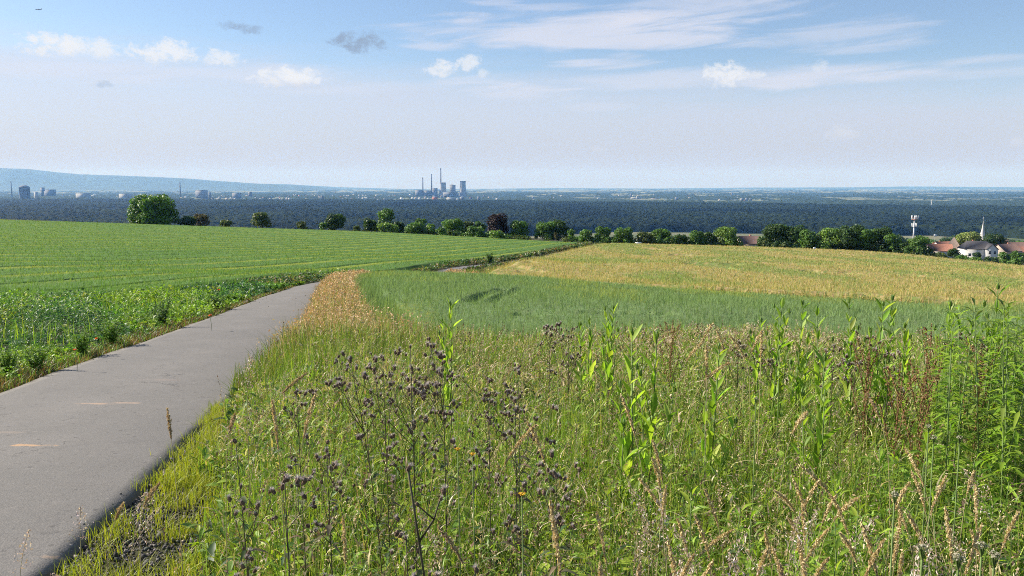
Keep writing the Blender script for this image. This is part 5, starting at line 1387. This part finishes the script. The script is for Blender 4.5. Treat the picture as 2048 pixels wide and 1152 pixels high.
# docks with rust brown seed stands
def dock(label, u, vt, D, seed, w=.10):
    r = np.random.default_rng(1600 + seed); x, y, z = plant_base(u, vt, D); H = zt(u, vt, D) - z
    t = thing('dock_plant', label, 'dock plant', (x, y, z), 0, 'docks with rusty seed stands')
    G = Geo(); SG = Geo(); axes = [((0, 0, -.02), (r.normal(0, .02), r.normal(0, .02), H))]
    for i in range(7):
        a = i * 2.4; f = .35 + .08 * i; axes.append(((0, 0, H * f), (math.cos(a) * w, math.sin(a) * w, H * min(.97, f + .32))))
    for i, (b, e) in enumerate(axes):
        b, e = np.array(b), np.array(e); tube(G, [b, (b + e) / 2, e], [.005 if i == 0 else .0025, .003, .0012], 5)
        if i: tube(SG, [b, (b + e) / 2, e], .0022, 4, (.2, .12, .05))
        n = 210 if i == 0 else 80; f = r.uniform(.42 if i == 0 else .15, 1, n)
        P = b + (e - b) * f[:, None] + r.normal(0, 1, (n, 3)) * (.018 * (1.15 - f))[:, None]
        flakes(SG, P, r.uniform(.007, .013, n), r.normal(0, 1, (n, 3)), pick(r, n, [(.22, .11, .055), (.28, .16, .08), (.17, .08, .045), (.22, .18, .07)]), r, 1.2)
    G.obj('stem', matte('dock_stem', (.20, .11, .05), .7, 20), t); SG.obj('seed_stand', m_seed, t)
    LG = Geo(); n = 8; a = r.uniform(0, 6.28, n)
    leaves(LG, np.stack([a * 0, a * 0, r.uniform(.05, H * .4, n)], 1), np.stack([np.cos(a), np.sin(a), r.uniform(.2, 1, n)], 1), r.uniform(.14, .24, n), .05, pick(r, n, G_MID), r); LG.obj('foliage', m_weed, t)
for i, (u, v, D, lb) in enumerate(((1872, 648, 5.3, 'brown seeding dock left of the leafy bush, behind the others'), (1965, 672, 4.6, 'rust red dock standing in front of the leafy bush at the right'), (1846, 715, 4.4, 'reddish dock lower and left of the leafy bush'), (1735, 672, 5.2, 'olive brown dock under the tall teasel group'), (1800, 728, 4.6, 'small reddish dock nearest the meadow middle'), (1340, 640, 7.5, 'faint brown dock against the wheat between the teasels'))):
    dock(lb, u, v, D, i)

# narrow leaved herbs: a dense bush at the right edge and a bright patch nearer the camera
def herb_parts(seed, H, cols, nl, L, elr):
    r = np.random.default_rng(seed); G = Geo(); LG = Geo()
    lean = r.normal(0, .05, 2) * H
    pts = np.array([(0, 0, -.02), (lean[0] * .3, lean[1] * .3, H * .5), (lean[0], lean[1], H)]); tube(G, pts, [.0045, .0035, .0015], 5)
    f = np.linspace(.12, 1, nl); B = np.stack([lean[0] * f ** 1.6, lean[1] * f ** 1.6, H * f], 1); a = np.arange(nl) * 2.4 + r.uniform(-.3, .3, nl); e = r.uniform(*elr, nl) + .5 * (f > .9)
    ln = L * (1.05 - .55 * np.abs(f - .55) * 1.2) * r.uniform(.75, 1.2, nl)
    leaves(LG, B, np.stack([np.cos(a) * np.cos(e), np.sin(a) * np.cos(e), np.sin(e)], 1), ln, ln * .17, pick(r, nl, cols), r, droop=.32, fold=.2)
    return G.mesh('herb_stem', m_stem_g), LG.mesh('herb_foliage', m_bright)
def herb(name, parts, label, cat, group, u, v, D, r, s=1.0):
    x, y, z = plant_base(u, v, D)
    t = thing(name, label, cat, (x, y, z), r.uniform(0, 6.28), group); t.scale = (s, s, s)
    link('stem', parts[0], t); link('foliage', parts[1], t)
r = np.random.default_rng(31)
LIME2 = [(.25, .39, .042), (.30, .43, .055), (.19, .32, .036)]; DEEP2 = [(.11, .19, .035), (.14, .23, .04), (.085, .15, .035), (.19, .26, .05)]
BUSH = [herb_parts(2100 + i, 1.2, DEEP2 if i % 2 else LIME2, 64, .10, (-.25, .6)) for i in range(6)]
for i in range(74):
    u = r.uniform(1880, 2110) + (0 if i % 4 else -40); D = r.uniform(3.9, 5.7)
    vt = np.interp(u, [1850, 1900, 1960, 2050, 2120], [700, 628, 610, 606, 615]) + r.uniform(0, 75)
    x, y, z = plant_base(u, vt, D); s = (zt(u, vt, D) - z) / 1.2
    herb('bush_herb', BUSH[i % 6], 'narrow leaved green stem in the dense leafy bush at the right edge of the meadow', 'herb', 'stems of the leafy bush at the right edge', u, vt, D, r, s)
PATCH = [herb_parts(2200 + i, .7, LIME2, 34, .125, (-.1, .75)) for i in range(5)]
for i in range(58):
    u = r.normal(1575, 105); D = r.uniform(2.0, 3.3)
    H = r.uniform(.5, .74); x, y, z = plant_base(u, 900, D)
    herb('bright_herb', PATCH[i % 5], 'bright lime green herb with narrow leaves in the sunny patch low on the right', 'herb', 'bright herbs in the sunny patch', u, 900, D, r, H / .7)
for i in range(24):
    u = r.uniform(1750, 2090); D = r.uniform(3.0, 4.3); H = r.uniform(.55, .85)
    herb('bright_herb', PATCH[i % 5], 'lime green leafy herb growing in front of the dense bush at the right edge', 'herb', 'lime herbs in front of the leafy bush', u, 820, D, r, H / .7)

# tall grass stalks with their own seed heads
def stalk_parts(seed, H, hl, kind):
    r = np.random.default_rng(seed); G = Geo(); SG = Geo()
    lx = r.uniform(.03, .2) * H; n = 12; s = np.linspace(0, 1, n)
    bow = r.uniform(.0, .09)
    fx = lambda q: lx * q ** 2.4 + bow * np.clip(q - .72, 0, 1) ** 1.5 * 6
    fz = lambda q: H * q * (1 - .12 * q) - bow * np.clip(q - .8, 0, 1) ** 2 * 8
    pts = np.stack([fx(s), s * 0, fz(s)], 1); tube(G, pts, np.linspace(.0018, .0008, n), 5)
    k = {'plume': 300, 'spike': 260, 'open': 110}[kind]
    f = 1 - hl * r.random(k) ** .9
    P = np.stack([fx(f), f * 0, fz(f)], 1)
    q = (1 - f) / hl
    wd = {'plume': .0033 * np.sin(np.clip(q * 2.9 + .25, 0, 3.14)), 'spike': .0028 * np.sin(np.clip(q * 2.9 + .3, 0, 3.14)), 'open': .02 * (.15 + q)}[kind]
    P += r.normal(0, 1, (k, 3)) * wd[:, None]
    cols = {'plume': [(.60, .49, .27), (.68, .57, .34), (.52, .40, .20)], 'spike': [(.46, .35, .20), (.56, .45, .28), (.36, .26, .14)], 'open': [(.60, .50, .45), (.48, .36, .30), (.70, .62, .56)]}[kind]
    flakes(SG, P, r.uniform(.0028, .0052, k), r.normal(0, 1, (k, 3)) * (1, 1, .4), pick(r, k, cols), r, 2.4)
    tube(SG, pts[7:], .0009, 4, cols[0])
    return G.mesh('culm', m_stem_s), SG.mesh('grass_head', m_seed)
STK = {'plume': [stalk_parts(3000 + i, .9, .17, 'plume') for i in range(4)], 'spike': [stalk_parts(3100 + i, .9, .13, 'spike') for i in range(4)], 'open': [stalk_parts(3200 + i, .9, .22, 'open') for i in range(4)]}
def stalk(kind, u, vt, D, label, group, r, rz=None, lab=None):
    x, y, z = plant_base(u, vt, D); s = (zt(u, vt, D) - z) / .79
    t = thing('grass_stalk', label, 'grass stalk', (x, y, z), r.uniform(0, 6.28) if rz is None else rz, group); t.scale = (1.15 * max(.8, min(1.4, D / 3)),) * 2 + (s,)
    a, b = STK[kind][r.integers(4)]; link('culm', a, t); link('seed_head', b, t)
r = np.random.default_rng(8)
stalk('plume', 1157, 1030, 1.5, 'thickest pale plume of grass at the bottom middle of the meadow', None, r)
GS = 'tall pale grass stalks low on the right'
for i, (u, v, D) in enumerate(((1878, 945, 2.51), (1990, 990, 2.24), (1848, 985, 2.38), (1745, 935, 2.90), (1833, 965, 2.51), (1890, 1010, 2.11), (1940, 1040, 1.98), (1970, 1000, 2.31), (1620, 960, 2.77), (1660, 965, 2.64), (1640, 940, 2.90), (1760, 1010, 2.24), (1700, 1050, 1.98), (1790, 1030, 2.11), (1905, 925, 2.77), (2020, 1030, 2.11), (1815, 1060, 1.91), (1725, 985, 2.38))):
    stalk('plume', u, v, D, 'tall straw coloured grass stalk with a plumed head low on the right of the meadow', GS, r)
for i in range(40):
    u = r.uniform(1180, 2045); v = r.uniform(905, 1110) if u > 1500 else r.uniform(960, 1110); D = float(np.interp(v, [900, 1110], [2.9, 1.9])) * r.uniform(.92, 1.1)
    stalk('plume' if i % 3 else 'open', u, v, D, 'tall straw coloured grass stalk with a plumed head low on the right of the meadow', GS, r)
for i, (u, v, D) in enumerate(((1590, 1075, 1.78), (1555, 1100, 1.72), (1640, 1095, 1.72), (1470, 1110, 1.72), (1350, 1010, 2.11), (1335, 880, 2.6), (1010, 1060, 1.98), (905, 1010, 2.24), (1200, 1080, 1.85), (1270, 1040, 1.98), (1400, 1080, 1.85), (690, 1040, 2.11), (640, 1085, 1.98))):
    stalk(('spike', 'open', 'plume')[i % 3], u, v, D, 'brown seeded grass stalk standing at the very front of the meadow', 'brown grass stalks at the front', r)
for i, (u, v, D) in enumerate(((1357, 690, 4.5), (1345, 655, 5.2), (1463, 650, 5.6), (1482, 648, 5.6), (1510, 665, 5.2), (1525, 668, 5.0), (1418, 700, 4.2), (1375, 640, 6.0), (1310, 790, 3.0), (1345, 860, 2.6), (570, 775, 2.8), (560, 800, 2.6), (1113, 830, 2.6), (1560, 770, 3.4))):
    stalk('plume', u, v, D, 'bleached upright grass stalk standing among the teasels and thistles', 'bleached grass stalks among the teasels', r)
for i, (u, v, D, kd, lb) in enumerate(((268, 955, 3.04, 'open', 'pale nodding grass panicle over the asphalt edge'), (208, 1015, 2.71, 'open', 'hanging pale panicle nearest to the asphalt edge at the front'), (152, 1000, 2.90, 'open', 'thin panicle standing before the asphalt left of the hanging one'), (226, 932, 2.5, 'spike', 'thin stalk with a single dark spike before the asphalt'), (350, 838, 3.0, 'spike', 'fine tall stalk with a tiny dark tip before the grey path'), (190, 975, 2.90, 'spike', 'stalk with dark clustered spikelets in front of the path'), (20, 1060, 2.57, 'open', 'pale panicle at the lower left corner over the path'), (130, 1095, 2.38, 'open', 'low nodding panicle at the foot of the path edge'),
        (437, 785, 3.3, 'spike', 'dark tipped stalk leaning out over the path edge'), (487, 712, 4.4, 'open', 'light panicle reaching over the path below the orange verge'), (480, 742, 4.0, 'spike', 'dark spike leaning over the path below the light panicle'), (935, 830, 2.6, 'plume', 'arched tan grass plume in the middle of the meadow'), (1800, 790, 3.4, 'spike', 'grass with twin brown spikes on a long slanting stem before the dense bush'))):
    stalk(kd, u, v, D, lb, None, r)

# white umbels, ragwort, poppies, single bushy weeds
def umbel(label, u, v, D, seed, col=(.46, .44, .32), n=15, R=.009):
    r = np.random.default_rng(4000 + seed); x, y, z = plant_base(u, v, D); H = zt(u, v, D) - z
    t = thing('yarrow', label, 'yarrow', (x, y, z), 0, None)
    G = Geo(); tube(G, [(0, 0, -.02), (.005, 0, H * .5), (0, 0, H - .03)], [.003, .0025, .002], 5)
    FG = Geo()
    for i in range(n):
        a = i * 2.4; q = R * math.sqrt((i + .5) / n); e = np.array([math.cos(a) * q, math.sin(a) * q, H - .004 * (q / R) ** 2 - r.uniform(0, .004)])
        tube(G, [(0, 0, H - .03), e], [.0009, .0006], 4, cap=False)
        m = 5; flakes(FG, e + r.normal(0, .0022, (m, 3)), .0042, np.tile([0, 0, 1.0], (m, 1)), np.array(col) * r.uniform(.8, 1.1), r, 1.0)
    G.obj('stem', m_stem_g, t); FG.obj('flower_head', m_seed, t)
for i, (u, v, D, lb) in enumerate(((1858, 850, 2.8, 'white flower head highest of those before the dense bush'), (1868, 872, 2.7, 'white flower head just below the highest one'), (1920, 872, 2.7, 'single white flower head nearest the right edge'), (1965, 1085, 1.5, 'big greenish white flower head at the bottom right corner'), (1918, 1110, 1.4, 'greyish flower head at the bottom right beside the big one'), (1990, 1105, 1.4, 'rightmost greenish flower head at the bottom edge'), (1846, 1090, 1.45, 'pinkish flower head left of the greenish ones'), (1512, 795, 3.4, 'small white flower head in the middle right of the meadow'), (1790, 985, 1.9, 'pinkish white flower head among the straw grass'), (1560, 690, 4.9, 'tiny white flower head before the first tall teasel'))):
    umbel(lb, u, v, D, i)
for i, (u, v, D, lb) in enumerate(((945, 908, 2.25, 'yellow flower under the arched grass plume'), (1044, 988, 1.85, 'yellow flower lower right of the arched grass plume'), (915, 898, 2.3, 'small yellow flower left below the arched grass plume'))):
    r = np.random.default_rng(4100 + i); x, y, z = plant_base(u, v, D); H = zt(u, v, D) - z
    t = thing('ragwort', lb, 'ragwort', (x, y, z)); G = Geo(); tube(G, [(0, 0, -.02), (.008, .004, H * .5), (0, 0, H)], [.003, .0022, .0015], 5); G.obj('stem', m_stem_g, t)
    FG = Geo(); a = np.arange(13) * 6.283 / 13; leaves(FG, np.tile([0, 0, H], (13, 1)).astype(float), np.stack([np.cos(a), np.sin(a), a * 0 + .25], 1), .011, .0045, (.75, .50, .03), r, droop=.1); fo = FG.obj('flower_head', m_petal_r, t)
    lathe(Geo(), [(.004, H - .004), (.005, H), (.003, H + .003), (.0005, H + .0035)], 8).obj('disc', matte('ragwort_disc', (.45, .25, .02), .8, 100), fo)
for i, (u, v, D, lb) in enumerate(((193, 679, 12.2, 'orange red poppy in the green weeds, upper one of the near pair'), (150, 701, 10.8, 'orange red poppy in the green weeds, lower one of the near pair'), (437, 581, 31, 'red poppy at the edge of the green field'), (420, 632, 16.5, 'faint orange poppy beside the path left of the bushy weed'))):
    r = np.random.default_rng(4200 + i); x, y, z = plant_base(u, v, D); H = max(.35, zt(u, v, D) - z); k = max(1.3, D / 9)
    t = thing('poppy', lb, 'poppy', (x, y, z)); tube(Geo(), [(0, 0, -.02), (.02, 0, H * .5), (0, 0, H)], [.003 * k, .0025 * k, .002 * k], 5).obj('stem', m_stem_g, t)
    FG = Geo(); a = np.array([0, 1.57, 3.14, 4.71]); leaves(FG, np.tile([0, 0, H], (4, 1)).astype(float), np.stack([np.cos(a), np.sin(a), a * 0 + .75], 1), .024 * k, .03 * k, (.70, .15, .04), r, droop=-.1); fo = FG.obj('petals', m_petal_r, t)
    lathe(Geo(), [(.004 * k, H), (.008 * k, H + .008 * k), (.007 * k, H + .014 * k), (.0005, H + .016 * k)], 8).obj('seed_capsule', m_head_d, fo)
def bushy(label, u, vt, D, seed, hw, cols, n=900, ls=.06, name='bushy_weed'):
    r = np.random.default_rng(4300 + seed); x, y, z = plant_base(u, vt, D); w = hw / FPX * D
    xl = float(np.interp(y, PLs[:, 1], PLs[:, 0]))
    if u < 600 and x > xl - w * 1.15: x = xl - w * 1.15
    z = float(Z(x, y)); H = zt(u, vt, D) - z
    t = thing(name, label, 'weed', (x, y, z)); G = Geo(); LG = Geo()
    for i in range(9):
        a = i * 2.4; e = np.array([math.cos(a) * w * r.uniform(.2, .9), math.sin(a) * w * r.uniform(.2, .9), H * r.uniform(.7, 1.0) if i else H])
        b = np.array([0, 0, -.03]); mpt = e * .5 + (0, 0, H * .06); tube(G, [b, mpt, e], [.008, .006, .002], 5)
        m = n // 9; f = r.uniform(.15, 1, m); B = np.where((f < .5)[:, None], mpt * (f * 2)[:, None], mpt + (e - mpt) * ((f - .5) * 2)[:, None]); a_ = r.uniform(0, 6.28, m); el = r.uniform(-.2, .9, m)
        L = ls * r.uniform(.6, 1.3, m) * (1.2 - .6 * f); leaves(LG, B, np.stack([np.cos(a_) * np.cos(el), np.sin(a_) * np.cos(el), np.sin(el)], 1), L, L * .32, pick(r, m, cols), r)
    G.obj('stem', m_stem_g, t); LG.obj('foliage', m_weed, t)
WD = [(.09, .165, .04), (.115, .195, .05), (.075, .14, .04)]; WL = [(.17, .29, .04), (.21, .33, .05), (.13, .25, .035)]
for i, (u, v, D, hw, cols, ls, lb) in enumerate(((362, 596, 17.5, 30, WD, .09, 'tall dark green bushy weed at the left edge of the path'), (430, 590, 23, 22, WD, .12, 'dark leafy weed farther along the left edge of the path'), (482, 588, 27, 20, WL, .14, 'greyish leafy weed near the end of the visible path'), (300, 640, 14, 30, WL, .10, 'bright leafy weed left below the tall bushy weed'),
        (240, 660, 12.6, 30, WL, .09, 'bright leafy weed beside the poppies'), (85, 690, 11.0, 34, WL, .08, 'leafy weed at the left above the path'), (10, 690, 10.6, 30, WL, .07, 'leafy weed at the left picture edge above the path'), (735, 633, 15.5, 26, WD, .09, 'dark leafy weed between the orange grass and the wheat'), (780, 628, 14.6, 24, WD, .08, 'dark weed with fine white flowers before the wheat edge'), (700, 625, 17, 18, WD, .09, 'green weed at the right side of the orange grass'),
        (979, 505, 112, 9, WD, .42, 'tall dark weed beside the far path at the tip of the yellow field'), (678, 566, 46, 16, WL, .25, 'green weed at the upper end of the orange grass'), (720, 552, 52, 22, WL, .28, 'wide green weed on the bend of the path'), (560, 566, 40, 16, WL, .22, 'leafy weed left of the vanishing path'), (1125, 492, 190, 14, [(.18, .16, .07), (.1, .13, .05)], .5, 'brownish bush of weeds along the far field edge'))):
    bushy(lb, u, v, D, i, hw * 1.25, cols, 620, ls)
# ------------------------------------------------------------------ the summer air between here and the horizon
m, t, out = new_mat('summer_haze')
vol = N(t, 'ShaderNodeVolumePrincipled')
vol.inputs['Color'].default_value = (.19, .45, .97, 1)
vol.inputs['Absorption Color'].default_value = (1, 1, 1, 1)
vol.inputs['Density'].default_value = 4.0e-5
vol.inputs['Anisotropy'].default_value = 0.05
t.links.new(vol.outputs[0], out.inputs['Volume'])
hz = box(Geo(), (-30000, -70, PLAIN - 1.5), (30000, 36500, 640)).obj('haze', m)
tag(hz, kind='stuff')
